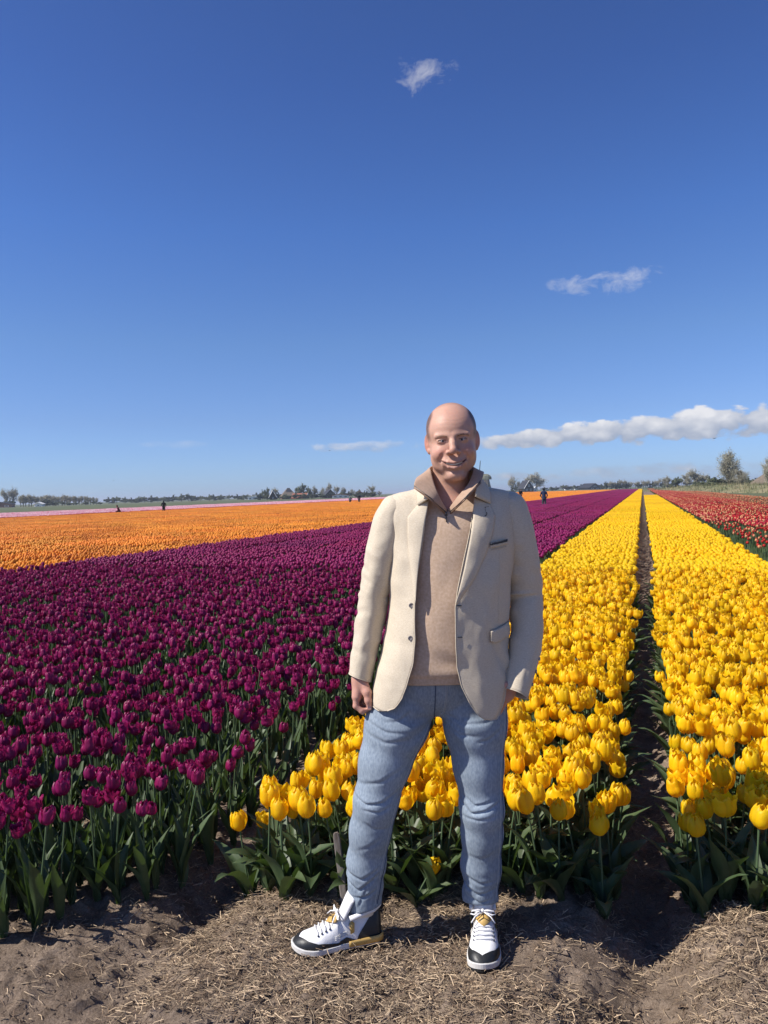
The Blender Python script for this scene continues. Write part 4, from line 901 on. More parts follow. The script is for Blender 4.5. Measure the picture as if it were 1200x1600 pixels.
# --- head, neck, forearms and hands: one body
HC = np.array([0.236, 0.0, 1.722]); HR = rotz(math.radians(-5)) @ roty(math.radians(-3.2)) @ rotx(math.radians(2))
def head_sdf(X, Y, Z):
    q = (np.stack([X, Y, Z], -1) - HC) @ HR; x, y, z = q[..., 0], q[..., 1], q[..., 2]; ax = np.abs(x)
    d = d_ell(x, y, z, (0, 0.022, 0.042), (0.0845, 0.102, 0.086))
    d = smin(d, d_ell(x, y, z, (0, -0.020, 0.028), (0.072, 0.070, 0.062)), 0.025)
    d = smin(d, d_ell(x, y, z, (0, -0.004, -0.040), (0.0755, 0.083, 0.066)), 0.03)
    d = smin(d, d_ell(x, y, z, (0, -0.022, -0.080), (0.0570, 0.064, 0.040)), 0.024)
    d = smin(d, d_ell(x, y, z, (0, -0.072, -0.116), (0.024, 0.019, 0.017)), 0.020)
    d = smin(d, d_ell(x, y, z, (0, -0.024, -0.122), (0.036, 0.044, 0.018)), 0.022)
    d = smin(d, d_ell(ax, y, z, (0.048, 0.000, -0.066), (0.022, 0.040, 0.028)), 0.022)        # jaw corners
    d = smin(d, d_ell(ax, y, z, (0.041, -0.060, -0.042), (0.024, 0.021, 0.018)), 0.030)        # cheeks pushed up by the smile
    d = smin(d, d_cap(ax, y, z, (0.012, -0.0855, 0.0135), (0.050, -0.0740, 0.0145), 0.007, 0.006), 0.015)
    d = smax(d, -d_ell(ax, y, z, (0.033, -0.1005, -0.001), (0.021, 0.0165, 0.0105)), 0.010)        # sockets
    d = smin(d, d_ell(ax, y, z, (0.034, -0.0720, -0.0010), (0.0175, 0.0137, 0.0125)), 0.006)     # lids over the eyes
    d = smax(d, -d_cap(ax, y, z, (0.0215, -0.0862, -0.0030), (0.0450, -0.0805, -0.0010), 0.0037, 0.0020), 0.0010)   # the narrow open slit
    d = smax(d, -chain(ax, y, z, [(0.019, -0.090, -0.0125), (0.034, -0.0905, -0.0180), (0.051, -0.079, -0.0130)], [0.0014, 0.0016, 0.001]), 0.004); d = smax(d, -d_cap(ax, y, z, (0.054, -0.074, -0.004), (0.064, -0.064, -0.011), 0.001, 0.0008), 0.004); d = smax(d, -d_cap(ax, y, z, (0.055, -0.073, 0.001), (0.065, -0.062, 0.002), 0.001, 0.0008), 0.004)        # crease below the lids
    d = smax(d, -d_cap(ax, y, z, (0.020, -0.0885, 0.0065), (0.049, -0.080, 0.0055), 0.0014, 0.001), 0.004)
    d = smin(d, chain(x, y, z, [(0, -0.086, 0.010), (0, -0.099, -0.014), (0, -0.1110, -0.033)], [0.0092, 0.0098, 0.0128], 0.01), 0.010)
    d = smin(d, d_ell(x, y, z, (0, -0.1115, -0.038), (0.0125, 0.0115, 0.0095)), 0.006)
    d = smin(d, d_ell(ax, y, z, (0.0170, -0.0975, -0.0405), (0.0090, 0.0115, 0.0085)), 0.005)
    d = smax(d, -d_ell(ax, y, z, (0.0075, -0.106, -0.049), (0.0042, 0.006, 0.0035)), 0.003)
    d = smin(d, d_ell(x, y, z, (0, -0.0755, -0.074), (0.041, 0.022, 0.021)), 0.014)              # muzzle
    fold = chain(ax, y, z, [(0.026, -0.096, -0.034), (0.038, -0.088, -0.050), (0.048, -0.078, -0.068), (0.047, -0.073, -0.088)], [0.002, 0.0036, 0.0040, 0.0015])
    d = smax(d, -fold, 0.009)
    lip = lambda pts, r: chain(ax, y, z, pts, r, 0.004)
    d = smin(d, lip([(0, -0.0990, -0.0745), (0.019, -0.0935, -0.0720), (0.039, -0.0805, -0.0650)], [0.0042, 0.0038, 0.0018]), 0.005)
    d = smin(d, lip([(0, -0.0975, -0.0925), (0.019, -0.0925, -0.0880), (0.037, -0.0805, -0.0705)], [0.0055, 0.0045, 0.0018]), 0.005)
    d = smax(d, -lip([(0, -0.1010, -0.0828), (0.018, -0.0960, -0.0795), (0.0405, -0.0815, -0.0665)], [0.0038, 0.0036, 0.0020]), 0.0015)
    d = smax(d, -d_cap(ax, y, z, (0, -0.092, -0.1035), (0.016, -0.088, -0.1015), 0.002, 0.002), 0.007)
    # ears
    for fz, dp in ((0.046, 0.0003), (0.060, 0.0004), (0.073, 0.0003)): d = d + dp * np.exp(-((z - fz - 0.10 * x * x * 20 + 0.002 * np.sin(x * 90)) / 0.0022) ** 2) * (y < 0) * np.exp(-(x / 0.045) ** 2)
    E = rotz(-0.55); ear = d_ell(ax, y, z, (0.0840, 0.018, -0.003), (0.0070, 0.0155, 0.030), E)
    ear = smax(ear, -d_ell(ax, y, z, (0.0925, 0.007, 0.000), (0.0080, 0.0085, 0.017), E), 0.002)
    ear = smin(ear, d_ell(ax, y, z, (0.080, 0.010, -0.030), (0.006, 0.008, 0.010)), 0.006)
    d = smin(d, ear, 0.006)
    # neck
    neck = d_cap(X, Y, Z, (0.236, 0.034, 1.66), (0.226, 0.058, 1.50), 0.060, 0.070); d = smin(d, neck, 0.016)
    d = smin(d, d_ell(X, Y, Z, (0.225, 0.035, 1.485), (0.15, 0.075, 0.055)), 0.035)
    return d
hv, hf = surface_nets(head_sdf, (0.10, -0.14, 1.455), (0.37, 0.15, 1.87), 0.0016)
# keep only what the collar can show
keepv = hv[:, 2] > 1.462
def drop(V, F, keep):
    k = keep[F].all(1); F = F[k]; used = np.unique(F); m = -np.ones(len(V), int); m[used] = np.arange(len(used)); return V[used], m[F]
hv, hf = drop(hv, hf, keepv)
# hanging right hand (left in view): palm turned to the thigh, fingers curled
def hand_sdf(x, y, z):
    d = chain(x, y, z, [(-0.088, 0.000, 1.00), (-0.097, -0.004, 0.925)], [0.036, 0.028], 0.01, ((0.55, -0.83, 0), 1.25))
    d = smin(d, chain(x, y, z, [(-0.100, -0.010, 0.920), (-0.1095, -0.026, 0.872)], [0.021, 0.0165], 0.01), 0.018)
    d = smin(d, chain(x, y, z, [(-0.097, -0.002, 0.920), (-0.1085, -0.006, 0.866)], [0.021, 0.0165], 0.01), 0.016)
    d = smin(d, chain(x, y, z, [(-0.093, 0.006, 0.920), (-0.102, 0.014, 0.864)], [0.021, 0.0155], 0.01), 0.016)
    d = smin(d, chain(x, y, z, [(-0.089, 0.014, 0.920), (-0.093, 0.032, 0.868)], [0.019, 0.0140], 0.01), 0.016)
    f = chain(x, y, z, [(-0.1115, -0.028, 0.870), (-0.113, -0.033, 0.842), (-0.094, -0.036, 0.826), (-0.076, -0.030, 0.829)], [0.0108, 0.0100, 0.0092, 0.0078], 0.004)
    f2 = chain(x, y, z, [(-0.1105, -0.008, 0.866), (-0.112, -0.011, 0.834), (-0.092, -0.013, 0.817), (-0.072, -0.010, 0.822)], [0.0110, 0.0102, 0.0094, 0.0080], 0.004)
    f3 = chain(x, y, z, [(-0.104, 0.012, 0.866), (-0.105, 0.010, 0.836), (-0.086, 0.008, 0.821), (-0.068, 0.008, 0.827)], [0.0105, 0.0098, 0.0090, 0.0076], 0.004)
    f4 = chain(x, y, z, [(-0.095, 0.030, 0.869), (-0.095, 0.030, 0.846), (-0.080, 0.027, 0.834), (-0.068, 0.026, 0.840)], [0.0092, 0.0084, 0.0078, 0.0066], 0.004)
    for g in (f, f2, f3, f4): d = smin(d, g, 0.004)
    th = chain(x, y, z, [(-0.086, -0.020, 0.915), (-0.074, -0.036, 0.888), (-0.071, -0.043, 0.862), (-0.067, -0.044, 0.838)], [0.017, 0.0145, 0.0112, 0.0088], 0.007)
    d = smin(d, th, 0.010)
    # nail of the thumb
    d = smax(d, -d_ell(x, y, z, (-0.066, -0.0525, 0.841), (0.0052, 0.0022, 0.0075)), 0.0015)
    return d
av, af = surface_nets(hand_sdf, (-0.15, -0.075, 0.795), (-0.04, 0.065, 1.0), 0.0015)
def hand2_sdf(x, y, z):                                       # left hand, going down into the pocket
    d = chain(x, y, z, [(0.438, -0.038, 0.98), (0.412, -0.066, 0.925), (0.378, -0.066, 0.885), (0.345, -0.030, 0.83)], [0.030, 0.028, 0.034, 0.026], 0.02, ((0.2, -0.95, 0.25), 1.6))
    d = smin(d, chain(x, y, z, [(0.378, -0.090, 0.915), (0.350, -0.085, 0.880), (0.335, -0.07, 0.85)], [0.014, 0.012, 0.010], 0.01), 0.012)
    for i in range(4):
        a = (0.385 - i * 0.018, -0.080, 0.87); d = smin(d, d_cap(x, y, z, a, (a[0] - 0.025, a[1] + 0.02, 0.81), 0.010, 0.008), 0.004)
    return d
bv, bf = surface_nets(hand2_sdf, (0.29, -0.17, 0.78), (0.49, -0.02, 0.99), 0.003)
# hidden trunk that joins them under the clothes
def trunk_sdf(x, y, z):
    d = d_ell(x, y, z, (0.225, 0.02, 1.34), (0.155, 0.085, 0.20)); d = smin(d, d_ell(x, y, z, (0.19, 0.02, 1.02), (0.15, 0.085, 0.20)), 0.06)
    d = smin(d, chain(x, y, z, [(0.10, 0.03, 1.44), (0.0, 0.034, 1.36), (-0.042, 0.034, 1.20), (-0.088, 0.008, 0.97)], [0.035, 0.035, 0.030, 0.024], 0.02), 0.02)
    d = smin(d, chain(x, y, z, [(0.35, 0.03, 1.44), (0.453, 0.04, 1.36), (0.475, 0.055, 1.19), (0.438, -0.038, 0.97)], [0.035, 0.035, 0.030, 0.024], 0.03), 0.03)
    d = smin(d, chain(x, y, z, [(0.12, 0.03, 0.93), (-0.05, 0.0, 0.50), (-0.11, 0.04, 0.12)], [0.07, 0.045, 0.035], 0.03), 0.04)
    d = smin(d, chain(x, y, z, [(0.27, 0.03, 0.93), (0.30, -0.01, 0.48), (0.30, 0.05, 0.12)], [0.07, 0.045, 0.035], 0.03), 0.04)
    return d
tv, tf = surface_nets(trunk_sdf, (-0.2, -0.16, 0.05), (0.56, 0.16, 1.56), 0.013)
BV = np.concatenate([hv, av, bv, tv]); BF = np.concatenate([hf, af + len(hv), bf + len(hv) + len(av), tf + len(hv) + len(av) + len(bv)])
body = mo('body', BV, BF, M['skin'])
q = (BV - HC) @ HR; hx, hy, hz = q.T
tone = np.tile(np.array([[0.56, 0.325, 0.235]]), (len(BV), 1)); tone *= (0.93 + 0.14 * fbm(BV[:, 0] * 60, BV[:, 1] * 60, BV[:, 2] * 60, 3) + 0.16 * (fbm(BV[:, 0] * 420, BV[:, 1] * 420, BV[:, 2] * 420, 2) - 0.5))[:, None]
def blend(mask, c): 
    global tone
    mk = np.clip(mask, 0, 1)[:, None]; tone = tone * (1 - mk) + np.array([c]) * mk
g3 = lambda c, s: np.exp(-((((np.abs(hx) if c[0] >= 0 else hx) - abs(c[0])) / s[0]) ** 2 + ((hy - c[1]) / s[1]) ** 2 + ((hz - c[2]) / s[2]) ** 2))
blend(g3((0.045, -0.075, -0.035), (0.022, 0.05, 0.02)) * 0.50, (0.52, 0.20, 0.15)); blend(g3((0, -0.11, -0.036), (0.016, 0.02, 0.016)) * 0.45, (0.52, 0.20, 0.15))
blend(g3((0.092, 0.015, -0.004), (0.014, 0.03, 0.04)) * 0.6, (0.56, 0.19, 0.14)); blend(g3((0, -0.06, 0.085), (0.06, 0.06, 0.03)) * 0.25, (0.54, 0.24, 0.18))
lipm = np.maximum(np.exp(-((hz + 0.0752 - 6.5 * hx ** 2) / 0.0042) ** 2), np.exp(-((hz + 0.0915 - 15 * hx ** 2) / 0.006) ** 2)) * (np.abs(hx) < 0.036) * (hy < -0.076)
blend(lipm * 0.45, (0.42, 0.17, 0.14))
slit = np.exp(-((hz + 0.0828 - 10.0 * hx ** 2) / 0.0030) ** 2) * (np.abs(hx) < 0.041) * (hy < -0.070); blend(slit * 0.9, (0.09, 0.03, 0.025))
# shaved hair: darker stubble on the sides and back, thin over the crown
side = np.clip(np.maximum((np.abs(hx) - 0.0575 + 0.10 * np.clip(hz - 0.05, 0, 1)) / 0.012, (hy - 0.0 - 0.2 * np.clip(hz, 0, 1)) / 0.03), 0, 1) * np.clip((hz + 0.004) / 0.02, 0, 1) * np.clip((hy + 0.050) / 0.02, 0, 1)
crown = np.clip((hz - 0.088) / 0.03, 0, 1) * np.clip((hy + 0.035) / 0.05, 0, 1); spk = 0.75 + 0.5 * _P[(BV[:, 0] * 900).astype(int) & 63, (BV[:, 1] * 900).astype(int) & 63, (BV[:, 2] * 900).astype(int) & 63]
hm = np.where(BV[:, 2] > 1.60, np.clip(np.maximum(side * 0.92, crown * 0.55) * spk, 0, 0.92), 0) * (1 - np.exp(-(((np.abs(hx) - 0.092) / 0.012) ** 2 + ((hz + 0.004) / 0.035) ** 2)))
blend(hm, (0.085, 0.055, 0.042))
lashes = np.exp(-((hz - 0.0012 + 0.05 * np.abs(np.abs(hx) - 0.033)) / 0.0017) ** 2) * np.clip((np.abs(hx) - 0.0195) / 0.002, 0, 1) * np.clip((0.0475 - np.abs(hx)) / 0.002, 0, 1) * (hy < -0.072); blend(lashes * 0.75, (0.055, 0.03, 0.025))
beard = np.clip(1 - ((hz + 0.095) / 0.035) ** 2, 0, 1) * (hy < -0.01) * 0.22; blend(beard, (0.33, 0.21, 0.17))
blend((np.clip(1.58 - BV[:, 2], 0, 0.03) / 0.03) * (BV[:, 2] > 1.45) * 0.25, (0.52, 0.22, 0.16))
hands = (BV[:, 2] < 1.02); blend(hands * 0.5, (0.50, 0.24, 0.19))
nail = np.exp(-(((BV[:, 0] + 0.066) / 0.006) ** 2 + ((BV[:, 1] + 0.052) / 0.004) ** 2 + ((BV[:, 2] - 0.841) / 0.008) ** 2)); blend(nail * 0.8, (0.66, 0.45, 0.40))
set_tone(body, tone)
def hp(*p): return HC + HR @ np.array(p)                      # a point given in head axes
def ico(name, c, r, mat_, parent, squash=(1, 1, 1), n=12):
    V = []; 
    for i in range(n + 1):
        for j in range(2 * n): t, p = math.pi * i / n, math.pi * j / n; V.append((c[0] + r * squash[0] * math.sin(t) * math.cos(p), c[1] + r * squash[1] * math.sin(t) * math.sin(p), c[2] + r * squash[2] * math.cos(t)))
    return mo(name, V, grid_faces(n + 1, 2 * n, True), mat_, parent)
for s in (-1, 1):
    e = ico('eye', hp(s * 0.034, -0.0740, -0.002), 0.0114, M['eyewhite'], man)
    ico('iris', hp(s * 0.0325, -0.0800, -0.0022), 0.0064, M['iris'], e, (1, 0.9, 1), 8)
    # brows: short strokes of hair
    mb = MB()
    for i in range(42):
        t = random.random(); bx = s * (0.014 + 0.036 * t); by = -0.0955 + 0.32 * max(0, abs(bx) - 0.012) * 0.95; bz = 0.0100 + 0.006 * math.sin(t * 2.6) - 0.004 * t + random.uniform(-.0022, .0022)
        a = hp(bx, by - 0.001, bz); b = hp(bx + s * 0.006, by + 0.0012, bz + 0.0012); mb.tube([a, (a + b) / 2 + np.array([0, -0.0008, 0]), b], [0.0003, 0.00035, 0.00015], 3, cap=False)
    V = [(v[0], v[1], v[2]) for v in mb.v]; mo('eyebrow', V, mb.f, M['brow'], man)
mb = MB()
for i in range(-5, 6):
    x = i * 0.0047; y = -0.0965 + 12 * x * x; z = -0.0805 + 8.5 * x * x; w = 0.0021 if abs(i) > 0 else 0.0021
    M3 = Matrix(HR.tolist()).to_4x4(); mb.box(hp(x, y, z), (w * 2.25, 0.003, 0.0046 if abs(i) < 4 else 0.0036), M3)
mo('teeth', mb.v, mb.f, M['teeth'], man)

# --- jeans
def _cr(pts):
    o = []
    for cx_, cy_ in pts:
        px, py = 520 + cx_ / 3.81, 1030 + cy_ / 3.81; u = (px - 600) - ROLL * (py - 771); v = (py - 771.2) + ROLL * (px - 600); dd = 2.42
        o.append((u * dd / 1150, EYE - v * dd / 1150))
    return o
CREASES = [(_cr(p_), a_, w_) for p_, a_, w_ in (
    ([(120, 835), (200, 872), (300, 858), (410, 790)], 0.0055, 0.0045), ([(170, 905), (280, 915), (360, 880)], 0.004, 0.004), ([(140, 770), (290, 730), (440, 640)], 0.003, 0.006),
    ([(180, 985), (250, 1030), (330, 1040)], 0.003, 0.005), ([(150, 1180), (240, 1130), (300, 1090)], 0.0025, 0.006), ([(200, 380), (320, 425), (460, 430)], 0.0035, 0.005), ([(190, 450), (320, 490), (470, 470)], 0.003, 0.006),
    ([(480, 300), (400, 360), (300, 370)], 0.003, 0.005), ([(40, 1380), (150, 1450), (290, 1330)], 0.006, 0.0045), ([(60, 1340), (170, 1370), (300, 1290)], 0.0045, 0.005), ([(110, 1500), (190, 1490), (270, 1440)], 0.005, 0.004), ([(200, 1440), (170, 1510), (150, 1560)], 0.004, 0.004),
    ([(750, 850), (830, 930), (920, 905), (1015, 860)], 0.0055, 0.0045), ([(790, 830), (850, 880), (960, 850)], 0.0045, 0.004), ([(770, 960), (870, 965), (1010, 930)], 0.003, 0.005), ([(650, 330), (780, 380), (900, 370), (1030, 320)], 0.0035, 0.005),
    ([(660, 400), (760, 450), (860, 450)], 0.003, 0.005), ([(1030, 400), (930, 470), (850, 490)], 0.003, 0.005), ([(775, 1410), (880, 1475), (1015, 1440)], 0.006, 0.0045), ([(790, 1350), (890, 1395), (1010, 1380)], 0.004, 0.005), ([(800, 1490), (900, 1530), (1000, 1500)], 0.005, 0.004), ([(1010, 1180), (900, 1230), (820, 1220)], 0.002, 0.006))]
def jeans_sdf(x, y, z):
    wob = (fbm(x * 14, y * 14, z * 9, 3) - 0.5) * 0.004
    L_ = [(0.062, 0.018, 0.90), (0.022, 0.008, 0.76), (-0.020, 0.000, 0.64), (-0.0555, -0.008, 0.51), (-0.078, 0.010, 0.40), (-0.096, 0.030, 0.28), (-0.108, 0.046, 0.11)]
    RL = [0.106, 0.105, 0.086, 0.0715, 0.067, 0.063, 0.060]
    R_ = [(0.298, 0.018, 0.90), (0.290, 0.008, 0.76), (0.295, 0.000, 0.62), (0.3035, -0.010, 0.475), (0.304, 0.010, 0.38), (0.300, 0.030, 0.26), (0.297, 0.048, 0.12)]
    RR = [0.106, 0.103, 0.082, 0.0705, 0.066, 0.064, 0.061]
    a = chain(x, y, z, L_, RL, 0.03); b = chain(x, y, z, R_, RR, 0.03)
    # stacked folds at the hems, knee creases
    def folds(cx, cy, z0, z1, amp, fr, ph, s):
        # irregular sharp creases running round the leg, stronger on the inside of the bend
        an = np.arctan2(y - cy, x - cx); m = np.clip((z - z0) / 0.03, 0, 1) * np.clip((z1 - z) / 0.05, 0, 1)
        cxx, cyy = np.cos(an), np.sin(an)
        u = z * fr / 6.283 * 0.75 + ph + 0.22 * cxx * math.cos(s) + 0.22 * cyy * math.sin(s) + 1.3 * (fbm(cxx * 1.1 + s, cyy * 1.1 + ph, z * 6, 3) - 0.5)
        r = 1 - np.abs(2 * (u - np.floor(u)) - 1); r = np.minimum(r * 1.35, 1) ** 1.2
        k = np.clip(fbm(cxx * 1.3 + 3 * s, cyy * 1.3, z * 9 + ph, 2) * 2.4 - 0.75, 0, 1)
        return -amp * (0.85 if z1 < 0.35 else 0.4) * m * (r - 0.55) * k
    fa = folds(-0.10, 0.03, 0.08, 0.30, 0.0095, 88, 0.4, 0.7) + folds(-0.0555, -0.008, 0.46, 0.60, 0.0050, 95, 1.2, 2.0) + folds(-0.07, 0.01, 0.30, 0.48, 0.0028, 60, 0.2, 1.0)
    fb_ = folds(0.298, 0.03, 0.08, 0.28, 0.0085, 92, 1.4, 2.4) + folds(0.3035, -0.01, 0.40, 0.55, 0.0055, 90, 0.3, 0.4) + folds(0.304, 0.01, 0.28, 0.42, 0.0025, 60, 1.2, 2.0)
    # whiskers spreading from the crotch
    def whisk(cx, sgn):
        r = np.hypot(x - 0.17, z - 0.80); th = np.arctan2(z - 0.80, (x - 0.17) * sgn)
        return 0.0034 * np.sin(th * 11 + 0.8) * np.exp(-((r - 0.11) / 0.055) ** 2) * (y < 0)
    a = a + fa + whisk(0.05, -1); b = b + fb_ + whisk(0.29, 1)
    for (P_, am, wd) in CREASES:
        r = None
        for i in range(len(P_) - 1):
            (ax_, az_), (bx_, bz_) = P_[i], P_[i + 1]; ux, uz = bx_ - ax_, bz_ - az_; t_ = np.clip(((x - ax_) * ux + (z - az_) * uz) / (ux * ux + uz * uz), 0, 1); e_ = np.hypot(x - ax_ - t_ * ux, z - az_ - t_ * uz); sg = np.sign((x - ax_) * uz - (z - az_) * ux) * (1 if ux > 0 else -1); k_ = (i + t_) / (len(P_) - 1); v_ = np.sin(np.clip(k_, 0.02, 0.98) * 3.14159) ** 0.6 * am * (np.exp(-(e_ / wd) ** 2) - 0.38 * np.exp(-((e_ * -sg - 2.0 * wd) / (1.3 * wd)) ** 2))
            r = (e_, v_) if r is None else (np.minimum(r[0], e_), np.where(e_ < r[0], v_, r[1]))
        a = a + r[1] * (y < 0.04) * (x < 0.17); b = b + r[1] * (y < 0.04) * (x >= 0.17)
    hip = d_ell(x, y, z, (0.178, 0.022, 0.955), (0.203, 0.126, 0.165)); d = smin(smin(a, b, 0.022), hip, 0.035)
    d = d + wob
    top = z - 0.965; d = smax(d, top, 0.004)
    hem = np.where(x < 0.1, 0.112 + 0.02 * (x + 0.11) / 0.07 - 0.25 * (y - 0.04), 0.126 - 0.28 * (y - 0.04)); d = smax(d, hem - z, 0.006)
    return d
jv, jf = surface_nets(jeans_sdf, (-0.22, -0.14, 0.06), (0.44, 0.19, 0.98), 0.0038)
jeans = mo('jeans', jv, jf, M['denim'])
fade = np.ones(len(jv))
for (cx, cz), (sx_, sz), am in (((0.0, 0.66), (0.05, 0.12), .28), ((-0.06, 0.50), (0.05, 0.06), .22), ((0.30, 0.64), (0.045, 0.11), .22), ((0.30, 0.47), (0.045, 0.05), .25), ((-0.09, 0.30), (0.05, 0.08), .16)):
    fade += am * np.exp(-(((jv[:, 0] - cx) / sx_) ** 2 + ((jv[:, 2] - cz) / sz) ** 2)) * (jv[:, 1] < 0.02)
fade *= 1 + 0.16 * (fbm(jv[:, 0] * 22, jv[:, 1] * 22, jv[:, 2] * 14, 4) - 0.5)
set_tone(jeans, np.c_[fade, fade, fade * 0.99])
def surf_y(sdf, x, z, y0=-0.17, y1=0.05, n=90):
    """front-most y of a surface at (x, z)"""
    x = np.atleast_1d(np.array(x, float)); z = np.atleast_1d(np.array(z, float)); ys = np.linspace(y0, y1, n)
    Dm = sdf(x[:, None] + 0 * ys, ys[None] + 0 * x[:, None], z[:, None] + 0 * ys); i = np.argmax(Dm < 0, 1); i = np.where((Dm < 0).any(1), i, n - 1); i0 = np.maximum(i - 1, 0); r = np.arange(len(x))
    d0, d1 = Dm[r, i0], Dm[r, i]; t = np.where(np.abs(d0 - d1) > 1e-9, d0 / (d0 - d1), 0); return ys[i0] + t * (ys[i] - ys[i0])
def on_jeans(pts, off=0.0012, n=40):
    pts = np.array(pts, float); t = np.linspace(0, len(pts) - 1, n); x = np.interp(t, range(len(pts)), pts[:, 0]); z = np.interp(t, range(len(pts)), pts[:, 1]); y = surf_y(jeans_sdf, x, z) - off
    return [tuple(p) for p in np.c_[x, y, z]]
def seam(name, pts, r, mat_, off=0.0008):
    mb = MB(); P = on_jeans(pts, off); 
    mb.tube(P, r, 5, cap=False); return mo(name, mb.v, mb.f, mat_, jeans)
seam('inseam', [(0.140, 0.775), (0.098, 0.70), (0.055, 0.60), (0.014, 0.49), (-0.016, 0.36), (-0.048, 0.22), (-0.062, 0.15)], 0.0022, M['seam'], 0.0)
seam('stitching', [(0.130, 0.775), (0.088, 0.70), (0.045, 0.60), (0.004, 0.49), (-0.026, 0.36), (-0.058, 0.22), (-0.070, 0.15)], 0.0010, M['thread'])
seam('outseam', [(0.395, 0.86), (0.388, 0.76), (0.372, 0.62), (0.368, 0.48), (0.364, 0.30), (0.354, 0.16)], 0.0022, M['seam'], 0.0)
seam('stitching', [(0.383, 0.86), (0.378, 0.76), (0.362, 0.62), (0.358, 0.48), (0.354, 0.30), (0.345, 0.16)], 0.0009, M['thread'])
seam('fly_seam', [(0.152, 0.96), (0.150, 0.88), (0.148, 0.81), (0.152, 0.775)], 0.0020, M['seam'], 0.0004)
seam('fly_stitching', [(0.186, 0.95), (0.184, 0.88), (0.178, 0.82), (0.160, 0.792), (0.150, 0.785)], 0.0011, M['thread'])
seam('fly_stitching', [(0.190, 0.95), (0.188, 0.88), (0.182, 0.82), (0.164, 0.790), (0.152, 0.780)], 0.0010, M['thread'])
seam('pocket_edge', [(0.300, 0.872), (0.335, 0.858), (0.372, 0.858), (0.400, 0.868)], 0.0026, M['seam'], 0.0012)
seam('pocket_edge', [(0.300, 0.866), (0.335, 0.852), (0.372, 0.852), (0.400, 0.862)], 0.0010, M['thread'], 0.0014)
for bx in (0.160, 0.262):
    y = surf_y(jeans_sdf, bx, 0.945)[0]; mb = MB(); mb.box((bx, y - 0.004, 0.948), (0.011, 0.004, 0.045)); mo('belt_loop', mb.v, mb.f, M['denim'], jeans); 
for o_ in jeans.children:
    if o_.name.startswith('belt_loop'): set_tone(o_, np.ones((len(o_.data.vertices), 3)))

# --- torso rings shared by sweater and blazer
TC = [(0.80, 0.180), (0.95, 0.187), (1.10, 0.200), (1.25, 0.215), (1.40, 0.228), (1.52, 0.232), (1.60, 0.234)]
TA = [(0.80, 0.236), (0.87, 0.230), (0.95, 0.219), (1.05, 0.205), (1.18, 0.196), (1.30, 0.205), (1.40, 0.216), (1.46, 0.224), (1.49, 0.228), (1.515, 0.226), (1.534, 0.214), (1.549, 0.184), (1.561, 0.128), (1.577, 0.098), (1.60, 0.086)]
TB = [(0.80, 0.138), (0.95, 0.142), (1.05, 0.148), (1.18, 0.146), (1.30, 0.138), (1.40, 0.126), (1.46, 0.116), (1.50, 0.102), (1.535, 0.088), (1.56, 0.080), (1.60, 0.078)]
TY = [(0.80, 0.010), (1.05, 0.006), (1.25, 0.012), (1.40, 0.022), (1.50, 0.034), (1.60, 0.045)]
def ring(th, z, grow=0.0):
    """torso outline: th = 0 in front, positive to the right of the picture"""
    c, a, b, y0 = (smooth_interp(z, T) for T in (TC, TA, TB, TY)); e = 2.0 + 0.9 * np.clip((1.06 - np.asarray(z, float)) / 0.14, 0, 1); a = a + grow; b = b + grow
    s, k = np.sin(th), np.cos(th); r = (np.abs(s) ** e + np.abs(k) ** e) ** (-1 / e)
    return c + a * r * s, y0 - b * r * k
def th_of_x(x, z, grow=0.0):
    th = np.linspace(-math.pi / 2, math.pi / 2, 400); X, _ = ring(th[None], np.asarray(z)[:, None], grow)
    return np.array([np.interp(xx, row, th) for xx, row in zip(np.asarray(x), X)])
def front_y(x, z, grow):
    x = np.atleast_1d(x).astype(float); z = np.atleast_1d(z).astype(float) + 0 * x
    return ring(th_of_x(x, z, grow), z, grow)[1]
def solid(o, t, off=-1.0):
    m = o.modifiers.new('thickness', 'SOLIDIFY'); m.thickness = t; m.offset = off; return o
# sweater
def sweater():
    zs = np.concatenate([np.linspace(0.925, 1.47, 90), np.linspace(1.475, 1.562, 18)]); nt_ = 120; V = []
    gap = interp(zs, [(0, 0), (1.482, 0.0), (1.50, 0.013), (1.54, 0.045), (1.56, 0.055), (1.60, 0.06)])
    cx_ = interp(zs, [(1.47, 0.206), (1.60, 0.232)])
    for z, g, c in zip(zs, gap, cx_):
        if g > 0: t0 = th_of_x([c - g], [z], -0.018)[0]; t1 = th_of_x([c + g], [z], -0.018)[0]
        else: t0 = t1 = th_of_x([c], [z], -0.018)[0]
        th = np.linspace(t1, t0 + 2 * math.pi, nt_)
        X, Y = ring(th, z, -0.018)
        w = (fbm(X * 9, Y * 9 + 3, z * 7, 3) - 0.5) * 0.010 + 0.0028 * np.sin(z * 60 + 5 * X * 8) * math.exp(-((z - 1.0) / 0.06) ** 2) + 0.004 * math.exp(-((z - 0.965) / 0.022) ** 2) - 0.005 * (z < 0.95)
        w += 0.0025 * np.sin(z * 26 + X * 34) * math.exp(-((z - 1.14) / 0.10) ** 2)
        V += [(x + w_ * math.sin(t), y - w_ * math.cos(t) , z) for x, y, t, w_ in zip(X, Y, th, w)]
    o = mo('sweater', V, [f[::-1] for f in grid_faces(len(zs), nt_)], M['knit']); bm = bmesh.new(); bm.from_mesh(o.data); bmesh.ops.remove_doubles(bm, verts=bm.verts, dist=0.0008); bm.to_mesh(o.data); bm.free(); solid(o, 0.004); return o
sw = sweater()
sy = lambda x, z, off=0.0: float(front_y([x], [z], -0.018)[0]) - off
mb = MB()
for k, m_ in ((0, 'knit'),): pass
